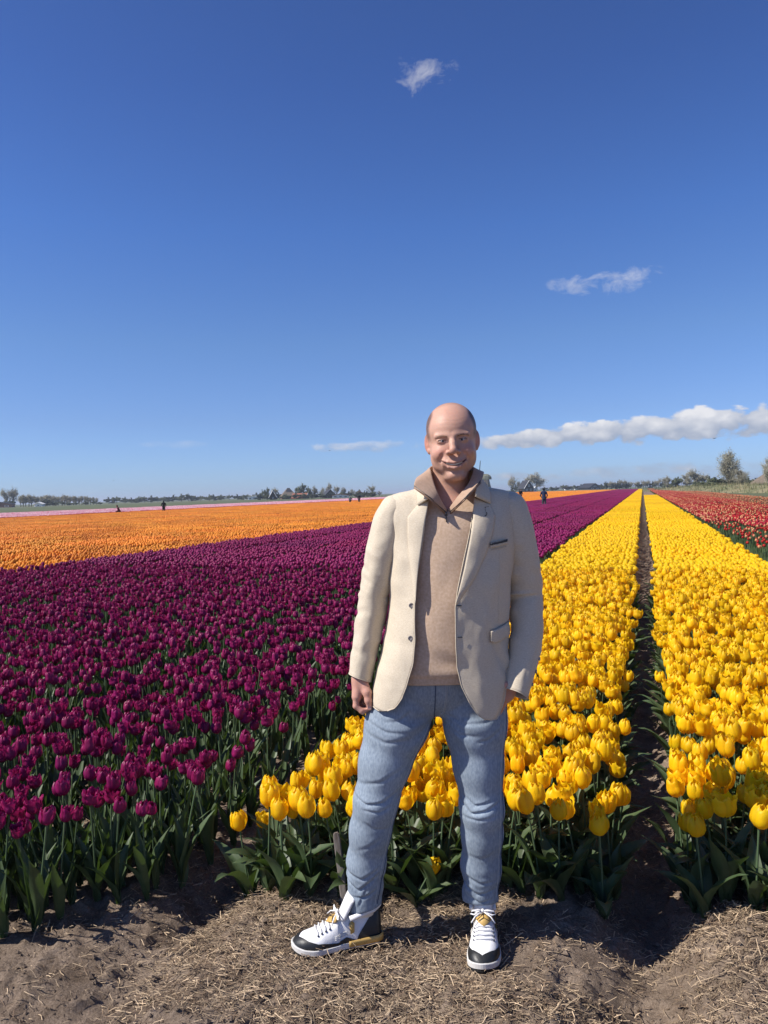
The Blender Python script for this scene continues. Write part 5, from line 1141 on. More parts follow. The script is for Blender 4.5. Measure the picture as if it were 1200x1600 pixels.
def strip(name, L1, L2, mat_, parent, th=0.003, ns=14):
    """cloth strip between two 3-D polylines"""
    def rs_(P): P = np.array(P, float); t = np.linspace(0, len(P) - 1, 24); return np.stack([smooth_interp(t, list(zip(range(len(P)), P[:, i]))) for i in range(3)], 1)
    A, B = rs_(L1), rs_(L2); V = []
    for i in range(len(A)):
        for j in range(ns): t = j / (ns - 1); V.append(A[i] * (1 - t) + B[i] * t)
    o = mo(name, V, grid_faces(len(A), ns), mat_, parent); 
    if th: solid(o, th, 0.0)
    return o
# collar: stands at the neck and falls open to both sides
yz = sy(0.207, 1.49)
cl_in = [(0.208, yz - 0.003, 1.488), (0.181, -0.070, 1.535), (0.166, -0.034, 1.590), (0.160, 0.012, 1.630), (0.170, 0.078, 1.640)]
cl_out = [(0.201, yz - 0.010, 1.484), (0.150, -0.105, 1.532), (0.100, -0.082, 1.572), (0.118, -0.010, 1.602), (0.140, 0.080, 1.600)]
cr_in = [(0.210, yz - 0.003, 1.488), (0.241, -0.072, 1.530), (0.286, -0.044, 1.580), (0.306, 0.008, 1.628), (0.300, 0.078, 1.640)]
cr_out = [(0.218, yz - 0.010, 1.484), (0.262, -0.104, 1.528), (0.318, -0.078, 1.582), (0.338, -0.005, 1.612), (0.330, 0.080, 1.605)]
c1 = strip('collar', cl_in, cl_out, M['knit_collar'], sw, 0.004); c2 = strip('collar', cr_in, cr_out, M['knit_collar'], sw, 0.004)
cb = strip('collar_back', [cl_in[-1], (0.200, 0.108, 1.645), (0.265, 0.108, 1.645), cr_in[-1]], [cl_out[-1], (0.190, 0.128, 1.590), (0.275, 0.128, 1.590), cr_out[-1]], M['knit'], sw, 0.004)
for pts in (cl_out[:3], cr_out[:3]):
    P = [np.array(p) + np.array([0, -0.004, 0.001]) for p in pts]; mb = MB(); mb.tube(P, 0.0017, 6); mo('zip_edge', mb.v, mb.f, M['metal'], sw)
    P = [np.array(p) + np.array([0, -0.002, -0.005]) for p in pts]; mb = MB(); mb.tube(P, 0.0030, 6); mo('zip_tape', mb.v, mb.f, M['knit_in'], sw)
for dx, r_, m_ in ((-0.011, 0.0028, 'knit'), (0.011, 0.0028, 'knit'), (-0.0042, 0.0020, 'metal'), (0.0042, 0.0020, 'metal')):
    mb = MB(); mb.tube([(0.206 + dx - 0.018 * t, sy(0.206 - 0.018 * t, 1.487 - 0.078 * t, 0.0015), 1.487 - 0.078 * t) for t in np.linspace(0, 1, 10)], r_, 6); mo('zip' if m_ == 'metal' else 'placket', mb.v, mb.f, M[m_], sw)
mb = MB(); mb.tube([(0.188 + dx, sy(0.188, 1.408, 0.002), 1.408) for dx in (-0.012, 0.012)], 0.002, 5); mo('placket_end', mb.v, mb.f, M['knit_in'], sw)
mb = MB(); mb.box((0.203, sy(0.203, 1.478, 0.007), 1.478), (0.009, 0.005, 0.013)); mb.tube([(0.203, sy(0.203, 1.47, 0.009), 1.472), (0.2025, sy(0.203, 1.45, 0.008), 1.452)], 0.0022, 5); mo('zip_pull', mb.v, mb.f, M['metal'], sw)
mb = MB(); n_ = 120
for t in np.linspace(0.95, 0.953, 1):
    th = np.linspace(-math.pi, math.pi, 100); X, Y = ring(th, 0.957, -0.0165); mb.tube(list(zip(X, Y, [0.957] * 100)), 0.0012, 4, cap=False)
mo('hem_seam', mb.v, mb.f, M['knit_in'], sw)

# --- blazer
G = 0.004
XL = [(0.838, -0.030), (0.848, 0.006), (0.860, 0.020), (0.885, 0.038), (0.93, 0.056), (1.00, 0.078), (1.07, 0.088), (1.18, 0.092), (1.29, 0.102), (1.40, 0.122), (1.48, 0.135), (1.54, 0.148), (1.60, 0.158)]
XR = [(0.812, 0.318), (0.820, 0.292), (0.835, 0.277), (0.87, 0.255), (0.93, 0.230), (0.99, 0.219), (1.06, 0.216), (1.18, 0.218), (1.24, 0.228), (1.39, 0.268), (1.47, 0.288), (1.54, 0.306), (1.60, 0.312)]
def bl_grow(x, z):                                            # the panels stand away from the body in front
    return G + 0.006 * np.exp(-((z - 1.0) / 0.2) ** 2)
def front_wrinkle(X, z, th):
    w = (fbm(X * 8 + 5, z * 6, 3.0, 3) - 0.5) * 0.024 + (fbm(X * 24 + 6 * z, z * 12, 8.0, 3) - 0.5) * 0.007
    w = w + 0.006 * np.exp(-((X - 0.37 + 0.5 * (z - 1.05)) / 0.016) ** 2) * np.exp(-((z - 1.0) / 0.12) ** 2)     # drag fold towards the pocket
    w = w - 0.005 * np.exp(-((X - 0.345 + 0.5 * (z - 1.05)) / 0.014) ** 2) * np.exp(-((z - 1.0) / 0.12) ** 2)
    w = w + 0.004 * np.exp(-((X - 0.35 - 0.25 * (z - 1.25)) / 0.018) ** 2) * np.exp(-((z - 1.22) / 0.10) ** 2) - 0.0035 * np.exp(-((z - 1.15 + 0.25 * np.abs(X - 0.22)) / 0.012) ** 2) * np.exp(-((X - 0.40) / 0.06) ** 2)
    return w
def blazer_pt(th, z):
    X, Y = ring(th, z, bl_grow(0, z)); w = front_wrinkle(X, z, th)
    flare = 0.016 * np.clip((0.98 - z) / 0.14, 0, 1)
    return X + (w + flare * 0.4) * np.sin(th), Y - (w + flare * 0.6) * np.cos(th)
def by(x, z, off=0.0):
    """blazer's front surface"""
    x = np.atleast_1d(x).astype(float); z = np.atleast_1d(z).astype(float) + 0 * x; th = np.linspace(-1.5, 1.5, 260)
    X, Y = blazer_pt(th[None] + 0 * z[:, None], z[:, None] + 0 * th[None]); return np.array([np.interp(a, r, q_) for a, r, q_ in zip(x, X, Y)]) - off
def blazer():
    nz_, nt_ = 130, 190; V = np.zeros((nz_, nt_, 3)); tt = np.linspace(0, 1, nz_)
    ztop = 1.592
    for i, t in enumerate(tt):
        zr = ztop + (0.812 - ztop) * t; zl = ztop + (0.838 - ztop) * t
        tr_ = th_of_x([interp(zr, XR)], [zr], float(bl_grow(0, zr)))[0]; tl = th_of_x([interp(zl, XL)], [zl], float(bl_grow(0, zl)))[0]
        u = np.linspace(0, 1, nt_); u = u + 0.0 * u
        th = tr_ + (2 * math.pi + tl - tr_) * u
        # hem height round the body: right front, side (lifted by the arm), back, left
        hem = smooth_interp(u, [(0, 0.812), (0.02, 0.813), (0.045, 0.852), (0.08, 0.935), (0.12, 0.965), (0.22, 0.93), (0.35, 0.865), (0.65, 0.86), (0.9, 0.848), (1.0, 0.838)]); z = ztop + (hem - ztop) * t
        X, Y = blazer_pt(th, z); V[i] = np.c_[X, Y, z]
    o = mo('blazer', V.reshape(-1, 3), [f[::-1] for f in grid_faces(nz_, nt_)], [M['linen'], M['lining']]); m = solid(o, 0.004); 
    o.modifiers[0].material_offset = 1; o.modifiers[0].material_offset_rim = 0
    # turned front edges with a raised stitch line
    return o, V
bl, BLV = blazer()
for col_ in (0, -1):
    P = BLV[:, col_][8:]; mb = MB(); mb.tube([tuple(p) for p in P[::2]], 0.0016, 6); mo('front_edge', mb.v, mb.f, M['linen'], bl)
# hem edge
P = BLV[-1]; mb = MB(); mb.tube([tuple(p) for p in P[::2]], 0.0016, 6); mo('hem_edge', mb.v, mb.f, M['linen'], bl)
def patch(name, fn, nu, nv, mat_, th=0.0035, parent=None, off=0.0):
    V = [fn(u, v) for u in np.linspace(0, 1, nu) for v in np.linspace(0, 1, nv)]
    o = mo(name, V, grid_faces(nu, nv), mat_, parent or bl); solid(o, th, off); return o
def poly(t, P):
    P = np.array(P, float); s = np.linspace(0, 1, len(P)); return np.array([np.interp(t, s, P[:, i]) for i in range(P.shape[1])])
# lapels: roll line and outer edge in (x, z)
def lapel(name, roll, outer, lift=0.010):
    def fn(u, v):
        a, b = poly(v, roll), poly(v, outer); p = a * (1 - u) + b * u
        o = lift * (1 - (2 * u - 0.55) ** 2 * 0.55) * min(1, (1 - v) * 6 + 0.15) + 0.003
        return (p[0], float(by(p[0], min(p[1], 1.56))[0]) - o, p[1])
    return patch(name, fn, 12, 40, M['linen'])
lapel('lapel', [(0.297, 1.530), (0.288, 1.46), (0.270, 1.38), (0.250, 1.30), (0.232, 1.24), (0.2195, 1.195)],
      [(0.348, 1.505), (0.364, 1.468), (0.352, 1.412), (0.325, 1.345), (0.285, 1.270), (0.222, 1.190)])
lapel('lapel', [(0.150, 1.530), (0.134, 1.46), (0.121, 1.39), (0.108, 1.32), (0.099, 1.26), (0.093, 1.200)],
      [(0.108, 1.505), (0.078, 1.470), (0.076, 1.412), (0.078, 1.350), (0.084, 1.280), (0.0925, 1.195)], 0.007)
# collar of the blazer, rolling round the neck and meeting the lapels at a notch
def bcollar():
    inn = [(0.297, -0.098, 1.533), (0.306, -0.052, 1.585), (0.316, 0.010, 1.618), (0.302, 0.085, 1.628), (0.234, 0.125, 1.632), (0.168, 0.090, 1.624), (0.146, 0.020, 1.606), (0.143, -0.040, 1.572), (0.150, -0.094, 1.533)]
    out = [(0.349, None, 1.508), (0.352, None, 1.536), (0.350, 0.020, 1.566), (0.335, 0.100, 1.566), (0.234, 0.140, 1.566), (0.130, 0.100, 1.562), (0.116, 0.020, 1.560), (0.112, None, 1.536), (0.112, None, 1.508)]
    O = []
    for x, y, z in out:
        if y is None: y = float(by(x, min(z, 1.55))[0]) - 0.010
        O.append((x, y, z))
    o = strip('blazer_collar', inn, O, M['linen'], bl, 0.0045, 12); return o
bcollar()
# breast pocket with dark welt, flap pocket, seams, buttons and buttonholes
def bar(name, a, b, w, mat_, off=0.004, t=0.003, n=14):
    def fn(u, v):
        x = a[0] + (b[0] - a[0]) * v; z = a[1] + (b[1] - a[1]) * v + (u - 0.5) * w; return (x, float(by(x, z)[0]) - off, z)
    return patch(name, fn, 3, n, mat_, t)
bar('breast_pocket_welt', (0.341, 1.377), (0.401, 1.386), 0.008, M['charcoal'], 0.0075)
bar('pocket_facing', (0.341, 1.369), (0.401, 1.378), 0.010, M['linen'], 0.0045)
bar('pocket_seam', (0.343, 1.358), (0.399, 1.366), 0.0012, M['lining'], 0.0028, 0.001)
def flap(u, v):
    x = 0.332 + 0.075 * v; zt = 1.098 + 0.016 * v; h = 0.044 * (1 - 0.25 * max(0, 1 - v * 6)); z = zt - h * u; return (x, float(by(x, z)[0]) - 0.006 - 0.004 * u, z)
patch('pocket_flap', flap, 8, 14, M['linen'], 0.004)
bar('flap_seam', (0.331, 1.100), (0.407, 1.116), 0.0016, M['lining'], 0.0035, 0.001)
0 and patch('pocket_flap', lambda u, v: ((0.030 - 0.028 * v), float(by(0.030 - 0.028 * v, 1.10 - 0.04 * u)[0]) - 0.005, 1.098 - 0.006 * v - 0.040 * u), 6, 8, M['linen'], 0.004)
for z in (1.187, 1.087): bar('buttonhole', (0.222, z), (0.238, z - 0.001), 0.0032, M['charcoal'], 0.0035, 0.0012, 5)
for x, z in ((0.083, 1.187), (0.077, 1.083)):
    y = float(by(x - 0.004, z)[0]); mb = MB(); n = 18
    V = [(x - 0.004 + r * math.sin(k * 2 * math.pi / n), y - h, z + r * math.cos(k * 2 * math.pi / n)) for r, h in ((0.0078, 0.001), (0.0082, 0.0040), (0.0066, 0.0048), (0.005, 0.0035), (0.0001, 0.004)) for k in range(n)]
    mb.add(V, [(i * n + k, i * n + (k + 1) % n, (i + 1) * n + (k + 1) % n, (i + 1) * n + k) for i in range(4) for k in range(n)]); mo('button', mb.v, mb.f, M['button'], bl)
# dart seams down both fronts
for pts in ([(0.372, 1.355), (0.366, 1.24), (0.362, 1.12)],):
    mb = MB(); t = np.linspace(0, 1, 24); P = [poly(k, pts) for k in t]; mb.tube([(p[0], float(by(p[0], p[1])[0]) - 0.0002, p[1]) for p in P], 0.0010, 4, cap=False); mo('dart_seam', mb.v, mb.f, M['linen'], bl)
# little hook-shaped pin on the lapel
mb = MB(); lx, lz = 0.328, 1.492; ly = float(by(lx, lz)[0]) - 0.024
mb.tube([(lx, ly, lz + 0.003), (lx + 0.004, ly - 0.001, lz + 0.005), (lx + 0.013, ly - 0.001, lz + 0.006)], [0.0032, 0.0012, 0.0009], 6)
mb.tube([(lx + 0.001, ly, lz + 0.002), (lx + 0.002, ly, lz - 0.010)], 0.0006, 4)
mb.tube([(lx - 0.003 + 0.0085 * math.sin(a), ly - 0.002, lz - 0.016 - 0.0085 * math.cos(a)) for a in np.linspace(-1.2, 2.2, 12)], 0.0019, 6); mo('lapel_pin', mb.v, mb.f, M['charcoal'], bl)
# --- sleeves
def sleeve(path, rad, seed, folds, cuff_tilt, name='sleeve'):
    P = np.array(path, float); n, m = 120, 56; s = np.linspace(0, len(P) - 1, n)
    C = np.stack([smooth_interp(s, list(zip(range(len(P)), P[:, i]))) for i in range(3)], 1)
    Rr = np.array(rad, float); ra = smooth_interp(s, list(zip(range(len(P)), Rr[:, 0]))); rb = smooth_interp(s, list(zip(range(len(P)), Rr[:, 1])))
    T = np.gradient(C, axis=0); T /= np.linalg.norm(T, axis=1)[:, None]; V = []; th = np.arange(m) / m * 2 * math.pi; tt = s / (len(P) - 1)
    for i in range(n):
        a = np.cross(T[i], (0, 1, 0)); a /= np.linalg.norm(a); b = np.cross(T[i], a)
        w = (fbm(th * 1.1 + seed * 5, tt[i] * 9, seed, 3) - 0.5) * 0.012
        for f0, wd, am, ph, k in folds: w = w + am * np.exp(-((tt[i] - f0 - 0.02 * np.sin(th + ph)) / wd) ** 2) * (0.35 + 0.65 * np.cos(th * k + ph))
        r1, r2 = ra[i] + w, rb[i] + w; base = C[i] + cuff_tilt * np.clip((tt[i] - 0.8) / 0.2, 0, 1) * (np.cos(th)[:, None] * T[i][None]) * 1.0
        V.append(base + np.cos(th)[:, None] * a * r1[:, None] + np.sin(th)[:, None] * b * r2[:, None])
    V = np.array(V); o = mo(name, V.reshape(-1, 3), grid_faces(n, m, True), [M['linen'], M['lining']], bl); solid(o, 0.004); o.modifiers[0].material_offset = 1; o.modifiers[0].material_offset_rim = 0
    mb = MB(); e = [tuple(p) for p in V[-1]]; mb.tube(e + [e[0]], 0.0016, 5, cap=False); mo('cuff_edge', mb.v, mb.f, M['linen'], o); return o, V
s1, SV1 = sleeve([(0.070, 0.034, 1.524), (0.041, 0.034, 1.498), (0.009, 0.034, 1.405), (-0.022, 0.034, 1.30), (-0.041, 0.034, 1.205), (-0.064, 0.024, 1.10), (-0.083, 0.010, 1.01), (-0.098, 0.000, 0.930)],
                 [(0.026, 0.046), (0.050, 0.066), (0.061, 0.076), (0.056, 0.070), (0.053, 0.064), (0.0485, 0.056), (0.044, 0.050), (0.0405, 0.046)], 1,
                 [(0.50, 0.016, 0.0075, 1.0, 1), (0.55, 0.013, -0.006, 0.5, 1), (0.60, 0.014, 0.007, 2.2, 1), (0.67, 0.016, -0.005, 3.0, 1), (0.44, 0.014, -0.0045, 0.2, 2), (0.38, 0.016, 0.004, 1.2, 2), (0.76, 0.02, 0.004, 0.4, 1), (0.86, 0.02, -0.003, 1.4, 2)], 0.008)
s2, SV2 = sleeve([(0.398, 0.034, 1.522), (0.430, 0.034, 1.499), (0.450, 0.036, 1.405), (0.469, 0.046, 1.30), (0.480, 0.058, 1.195), (0.478, 0.018, 1.10), (0.455, -0.030, 1.00), (0.411, -0.078, 0.882)],
                 [(0.026, 0.046), (0.051, 0.066), (0.062, 0.076), (0.061, 0.072), (0.061, 0.068), (0.056, 0.060), (0.051, 0.053), (0.0440, 0.047)], 2,
                 [(0.48, 0.018, 0.009, 2.6, 1), (0.53, 0.020, -0.006, 2.2, 1), (0.58, 0.015, 0.008, 3.4, 1), (0.64, 0.016, -0.007, 2.9, 1), (0.70, 0.018, 0.006, 2.6, 1), (0.42, 0.018, -0.005, 1.2, 2), (0.34, 0.018, 0.004, 2.2, 2), (0.82, 0.022, 0.004, 0.4, 2)], 0.004)
# shoulder seams: the ridge where sleeve meets body
for V_, sg in ((SV1, -1), (SV2, 1)):
    pass
for k in range(3):
    row = SV2[113 - 5 * k]; q_ = row[np.argmax(row[:, 0] * 1.0 - row[:, 1] * 0.35)]; mb = MB(); mb.tube([tuple(q_ - np.array([0.001, 0, 0])), tuple(q_ + np.array([0.004, -0.0015, 0]))], 0.006, 8); mo('cuff_button', mb.v, mb.f, M['button'], s2)

# --- sneakers, in their own axes: x along the foot (heel 0, toe L), y across, z up
def sneaker(loc, ang, pitch_, label, medial):
    r = bpy.data.objects.new('sneaker', None); COL.objects.link(r); r.parent = man; r.location = (loc[0] - MX, loc[1], loc[2]); r.rotation_euler = (0, pitch_, ang)
    Lg = 0.305
    HW = [(0, 0.005), (0.006, 0.016), (0.03, 0.029), (0.08, 0.037), (0.25, 0.036), (0.42, 0.037), (0.62, 0.047), (0.75, 0.051), (0.87, 0.0455), (0.94, 0.034), (0.975, 0.0225), (0.993, 0.0115), (1.0, 0.003)]
    CY = [(0, 0), (0.4, 0.003), (0.7, 0.0), (1.0, -0.010)]
    HT = [(0, 0.090), (0.015, 0.108), (0.06, 0.118), (0.20, 0.112), (0.30, 0.108), (0.40, 0.108), (0.52, 0.098), (0.66, 0.080), (0.78, 0.066), (0.90, 0.057), (0.97, 0.044), (1.0, 0.034)]
    def sec(s, ph, off=0.0, zb=0.021):
        w = float(smooth_interp(s, HW)) + off; c = float(smooth_interp(s, CY)) * medial; h = float(smooth_interp(s, HT)) + off * 0.8
        e = 2.6 if s > 0.45 else 2.0 + s * 1.3; k, q_ = math.cos(ph), math.sin(ph); rr = (abs(k) ** e + abs(q_) ** e) ** (-1 / e)
        taper = 1 - 0.30 * q_ * (1 - abs(s - 0.3)) * (s < 0.5)
        bulge = 1 + 0.03 * math.sin(s * 40) * (0.62 < s < 0.74) * q_
        x = s * Lg + off * (2 * s - 1)
        return (x, c + w * k * rr * taper, zb + (h - zb) * q_ * rr * bulge)
    def shell(name, s0, s1, f0, f1, off, mat_, ns=40, np_=30, th=0.0):
        V = []
        for i in range(ns):
            s = s0 + (s1 - s0) * i / (ns - 1)
            a, b = (f0(s) if callable(f0) else f0), (f1(s) if callable(f1) else f1)
            for j in range(np_): V.append(sec(s, a + (b - a) * j / (np_ - 1), off))
        o = mesh_obj(name, V, grid_faces(ns, np_), mat_, r, True)
        if th: solid(o, th, 1.0)
        return o
    shell('upper', 0.0, 1.0, -0.2, math.pi + 0.2, 0.0, M['wleather'], 70, 40)
    # black mudguard wrapping toe and sides
    top = lambda s: float(interp(s, [(0.30, 0.12), (0.42, 0.30), (0.52, 0.20), (0.62, 0.32), (0.74, 0.52), (0.84, 0.82), (0.90, 1.22), (0.93, math.pi / 2), (1.0, math.pi / 2)]))
    shell('mudguard', 0.30, 1.0, -0.2, top, 0.0022, M['black'], 60, 14); shell('mudguard', 0.30, 1.0, math.pi + 0.2, lambda s: math.pi - top(s), 0.0022, M['black'], 60, 14)
    ht = lambda s: float(interp(s, [(0.0, 1.35), (0.06, 1.25), (0.12, 0.95), (0.20, 0.62), (0.28, 0.30), (0.30, 0.16)]))
    shell('heel_counter', 0.0, 0.30, -0.2, ht, 0.0022, M['black'], 30, 14); shell('heel_counter', 0.0, 0.30, math.pi + 0.2, lambda s: math.pi - ht(s), 0.0022, M['black'], 30, 14)
    # sole layers
    def layer(name, z0, z1, grow, mat_, s0=0.0, s1=1.0, lift=None, n=60):
        ss = s0 + (s1 - s0) * (0.5 - 0.5 * np.cos(np.linspace(0, math.pi, n))); V = []
        hw = smooth_interp(ss, HW) + grow * np.sqrt(np.clip(1 - (2 * ss - 1) ** 14, 0, 1)); c = smooth_interp(ss, CY) * medial
        out = [(s * Lg + grow * (2 * s - 1), cc + w) for s, cc, w in zip(ss, c, hw)] + [(s * Lg + grow * (2 * s - 1), cc - w) for s, cc, w in zip(ss[::-1], c[::-1], hw[::-1])]
        zt = lambda x, z: z + (0.010 * max(0, (x / Lg - 0.8) / 0.2) ** 2)
        prof = [(z0, -0.003), (z0 + 0.0015, 0), (z1 - 0.0015, 0), (z1, -0.002)]
        cxy = np.array(out).mean(0); k = len(out); 
        for z, g in prof:
            for p in out:
                d = np.array(p) - cxy; d /= np.linalg.norm(d); V.append((p[0] + d[0] * g, p[1] + d[1] * g, zt(p[0], z)))
        F = [(i * k + j, i * k + (j + 1) % k, (i + 1) * k + (j + 1) % k, (i + 1) * k + j) for i in range(3) for j in range(k)] + [tuple(range(k))[::-1], tuple(3 * k + j for j in range(k))]
        return mesh_obj(name, V, F, mat_, r, False)
    layer('outsole', 0.0, 0.011, 0.003, M['rubber']); layer('midsole', 0.0105, 0.029, 0.0048, M['wrubber'])
    # gold rear panel of the midsole
    def panel(side):
        V = []; 
        for i in range(24):
            s = 0.40 * (1 - i / 23.0) ** 1.4 if True else 0; s = max(s, 0.0)
            w = float(smooth_interp(s, HW)) + 0.0070 * min(1, s / 0.02 + 0.2); c = float(smooth_interp(s, CY)) * medial; x = s * Lg - 0.0062 * (1 - s * 2)
            for z in (0.016, 0.028, 0.036 + 0.004 * (1 - s / 0.4)): V.append((x, c + side * w, z))
        o = mesh_obj('gold_panel', V, grid_faces(24, 3), M['gold'], r); solid(o, 0.002, 0); return o
    panel(1); panel(-1)
    # tongue standing up at the ankle
    V = []
    for i in range(16):
        t = i / 15
        x = 0.150 - 0.042 * t; z = 0.098 + 0.082 * t; wd = 0.026 + 0.010 * t - 0.006 * max(0, t - .85) / .15
        for j in range(11): v = -1 + 2 * j / 10; V.append((x - 0.018 * v * v, 0.002 * medial + wd * v, z - 0.006 * v * v * (t > .8)))
    tg = mesh_obj('tongue', V, grid_faces(16, 11), M['wleather'], r); solid(tg, 0.009, 0)
    # padded ankle collar
    mb = MB(); mb.tube([(0.115, 0.037, 0.108), (0.075, 0.037, 0.116), (0.03, 0.030, 0.122), (0.006, 0.014, 0.128), (0.002, 0, 0.130), (0.006, -0.014, 0.128), (0.03, -0.030, 0.122), (0.075, -0.037, 0.116), (0.115, -0.037, 0.108)], 0.009, 8)
    mesh_obj('ankle_collar', mb.v, mb.f, M['wleather'], r, True)
    mb = MB(); mb.tube([(0.055, 0, 0.10), (0.05, 0, 0.18)], [0.034, 0.040], 12); mesh_obj('sock', mb.v, mb.f, M['wleather'], r, True)
    # laces
    for i, s in enumerate((0.60, 0.645, 0.69, 0.73)):
        a, b = sec(s, 0.95, 0.003), sec(s, math.pi - 0.95, 0.003); c = sec(s + 0.01, math.pi / 2, 0.006)
        mb = MB(); mb.tube([a, tuple(np.array(sec(s, 1.25, 0.005))), c, tuple(np.array(sec(s, math.pi - 1.25, 0.005))), b], 0.0028, 6); mesh_obj('lace', mb.v, mb.f, M['wleather'], r, True)
        for e in (a, b):
            mb = MB(); mb.tube([tuple(np.array(e) + (0, 0, .0025)), tuple(np.array(e) + (0, 0, -.0015))], 0.0030, 7); mesh_obj('eyelet', mb.v, mb.f, M['charcoal'], r, True)
    # gold lace guard with the small black mark
    def pp(s, u, off): c = sec(s, math.pi / 2 + u, off); return c
    out = [(a_ + 0.035, b_) for a_, b_ in [(0.405, 0.0), (0.415, 0.22), (0.455, 0.40), (0.485, 0.52), (0.53, 0.36), (0.585, 0.0), (0.53, -0.36), (0.485, -0.52), (0.455, -0.40), (0.415, -0.22)]]
    mb = MB(); c0 = pp(0.515, 0, 0.0125); V = [c0] + [pp(s, u, 0.0095) for s, u in out]; mb.add(V, [(0, 1 + k, 1 + (k + 1) % 10) for k in range(10)]); gd = mesh_obj('gold_tab', mb.v, mb.f, M['gold'], r); solid(gd, 0.003, 0)
    for pl in ([(0.455, 0.0), (0.48, 0.02), (0.505, 0.0)], [(0.505, 0.0), (0.520, 0.16), (0.535, 0.28)], [(0.505, 0.0), (0.520, -0.16), (0.528, -0.30)], [(0.470, 0.01), (0.462, 0.12)]):
        mb = MB(); mb.tube([tuple(np.array(pp(s + 0.035, u, 0.0150 - abs(u) * 0.004))) for s, u in pl], 0.0013, 4); mesh_obj('emblem', mb.v, mb.f, M['black'], gd)
    # gold patches at the ankle and the bow
    for sd in (1, -1):
        mb = MB(); ph = 0.62 if sd > 0 else math.pi - 0.62
        V = [sec(s, p_, 0.005) for s, p_ in ((0.335, ph - .20), (0.375, ph - .24), (0.385, ph + .12), (0.355, ph + .24), (0.325, ph + .12))]; mb.add(V, [(0, 1, 2, 3, 4)]); o = mesh_obj('gold_patch', mb.v, mb.f, M['gold'], r); solid(o, 0.003, 0)
        st = [sec(s, (0.50 if sd > 0 else math.pi - 0.50) + (0.0), 0.004) for s in np.linspace(0.40, 0.55, 8)]
        for dz in (0, 0.006, 0.012):
            mb = MB(); mb.tube([(p[0], p[1], p[2] - 0.012 + dz) for p in st], 0.0012, 4); mesh_obj('side_rib', mb.v, mb.f, M['wrubber'], r)
    k = (0.150, 0, 0.121); mb = MB()
    for sd in (1, -1):
        mb.tube([k, (0.157, sd * 0.016, 0.128), (0.154, sd * 0.036, 0.123), (0.153, sd * 0.043, 0.113), (0.156, sd * 0.030, 0.111), k], 0.0028, 6); mb.tube([k, (0.168, sd * 0.026, 0.112), (0.178, sd * 0.040, 0.096)], 0.0022, 6)
    mb.tube([(k[0] - .004, 0, k[2] + .002), (k[0] + .005, 0, k[2] + .001)], 0.0058, 7); mesh_obj('bow', mb.v, mb.f, M['wleather'], r, True)
    r['label'] = label; return r
# right foot points to the left of the picture, left foot at the camera
sneaker((-0.055, 0.050, 0.002), math.radians(180 + 15), 0.0, 'sneaker pointing sideways', 1)
sneaker((0.312, 0.135, 0.002), math.radians(-90 - 6), 0.0, 'sneaker pointing at the viewer', 1)

# --- weathered stake behind his leg
p = to_world(541, 1385, 2.70); q = to_world(525, 1306, 2.76)
sk = empty('wooden_stake', (p.x, p.y, 0.0)); tag(sk, 'weathered grey wooden stake leaning among leaves behind the man\'s leg', 'stake')
mb = MB(); a, b = Vector((0, 0, -0.05)), Vector((q.x - p.x, q.y - p.y, q.z)); dv = (b - a).normalized(); sd = Vector(cam_dir(1, 0)); sd = (sd - dv * sd.dot(dv)).normalized(); nn = dv.cross(sd)
V = []; ts = [0, .2, .4, .6, .8, .93, .985, 1.0]
for t in ts:
    w = 0.0130 * (1 if t < .95 else (0.85 if t < .99 else 0.45)); c = a.lerp(b, t)
    for x_, y_ in ((-1, -.35), (-.7, -.5), (.7, -.5), (1, -.35), (1, .35), (.7, .5), (-.7, .5), (-1, .35)): V.append(c + sd * x_ * w * random.uniform(.95, 1.05) + nn * y_ * 0.016)
mb.add(V, [(i * 8 + k, i * 8 + (k + 1) % 8, (i + 1) * 8 + (k + 1) % 8, (i + 1) * 8 + k) for i in range(len(ts) - 1) for k in range(8)] + [tuple(56 + k for k in range(8))])
mb.build('wood', material('weathered_wood', (0.25, 0.225, 0.20), 0.9, (0.09, 0.065, 0.05), 45, bump=0.002, bscale=60, stretch=(1, 1, 0.3)), sk)

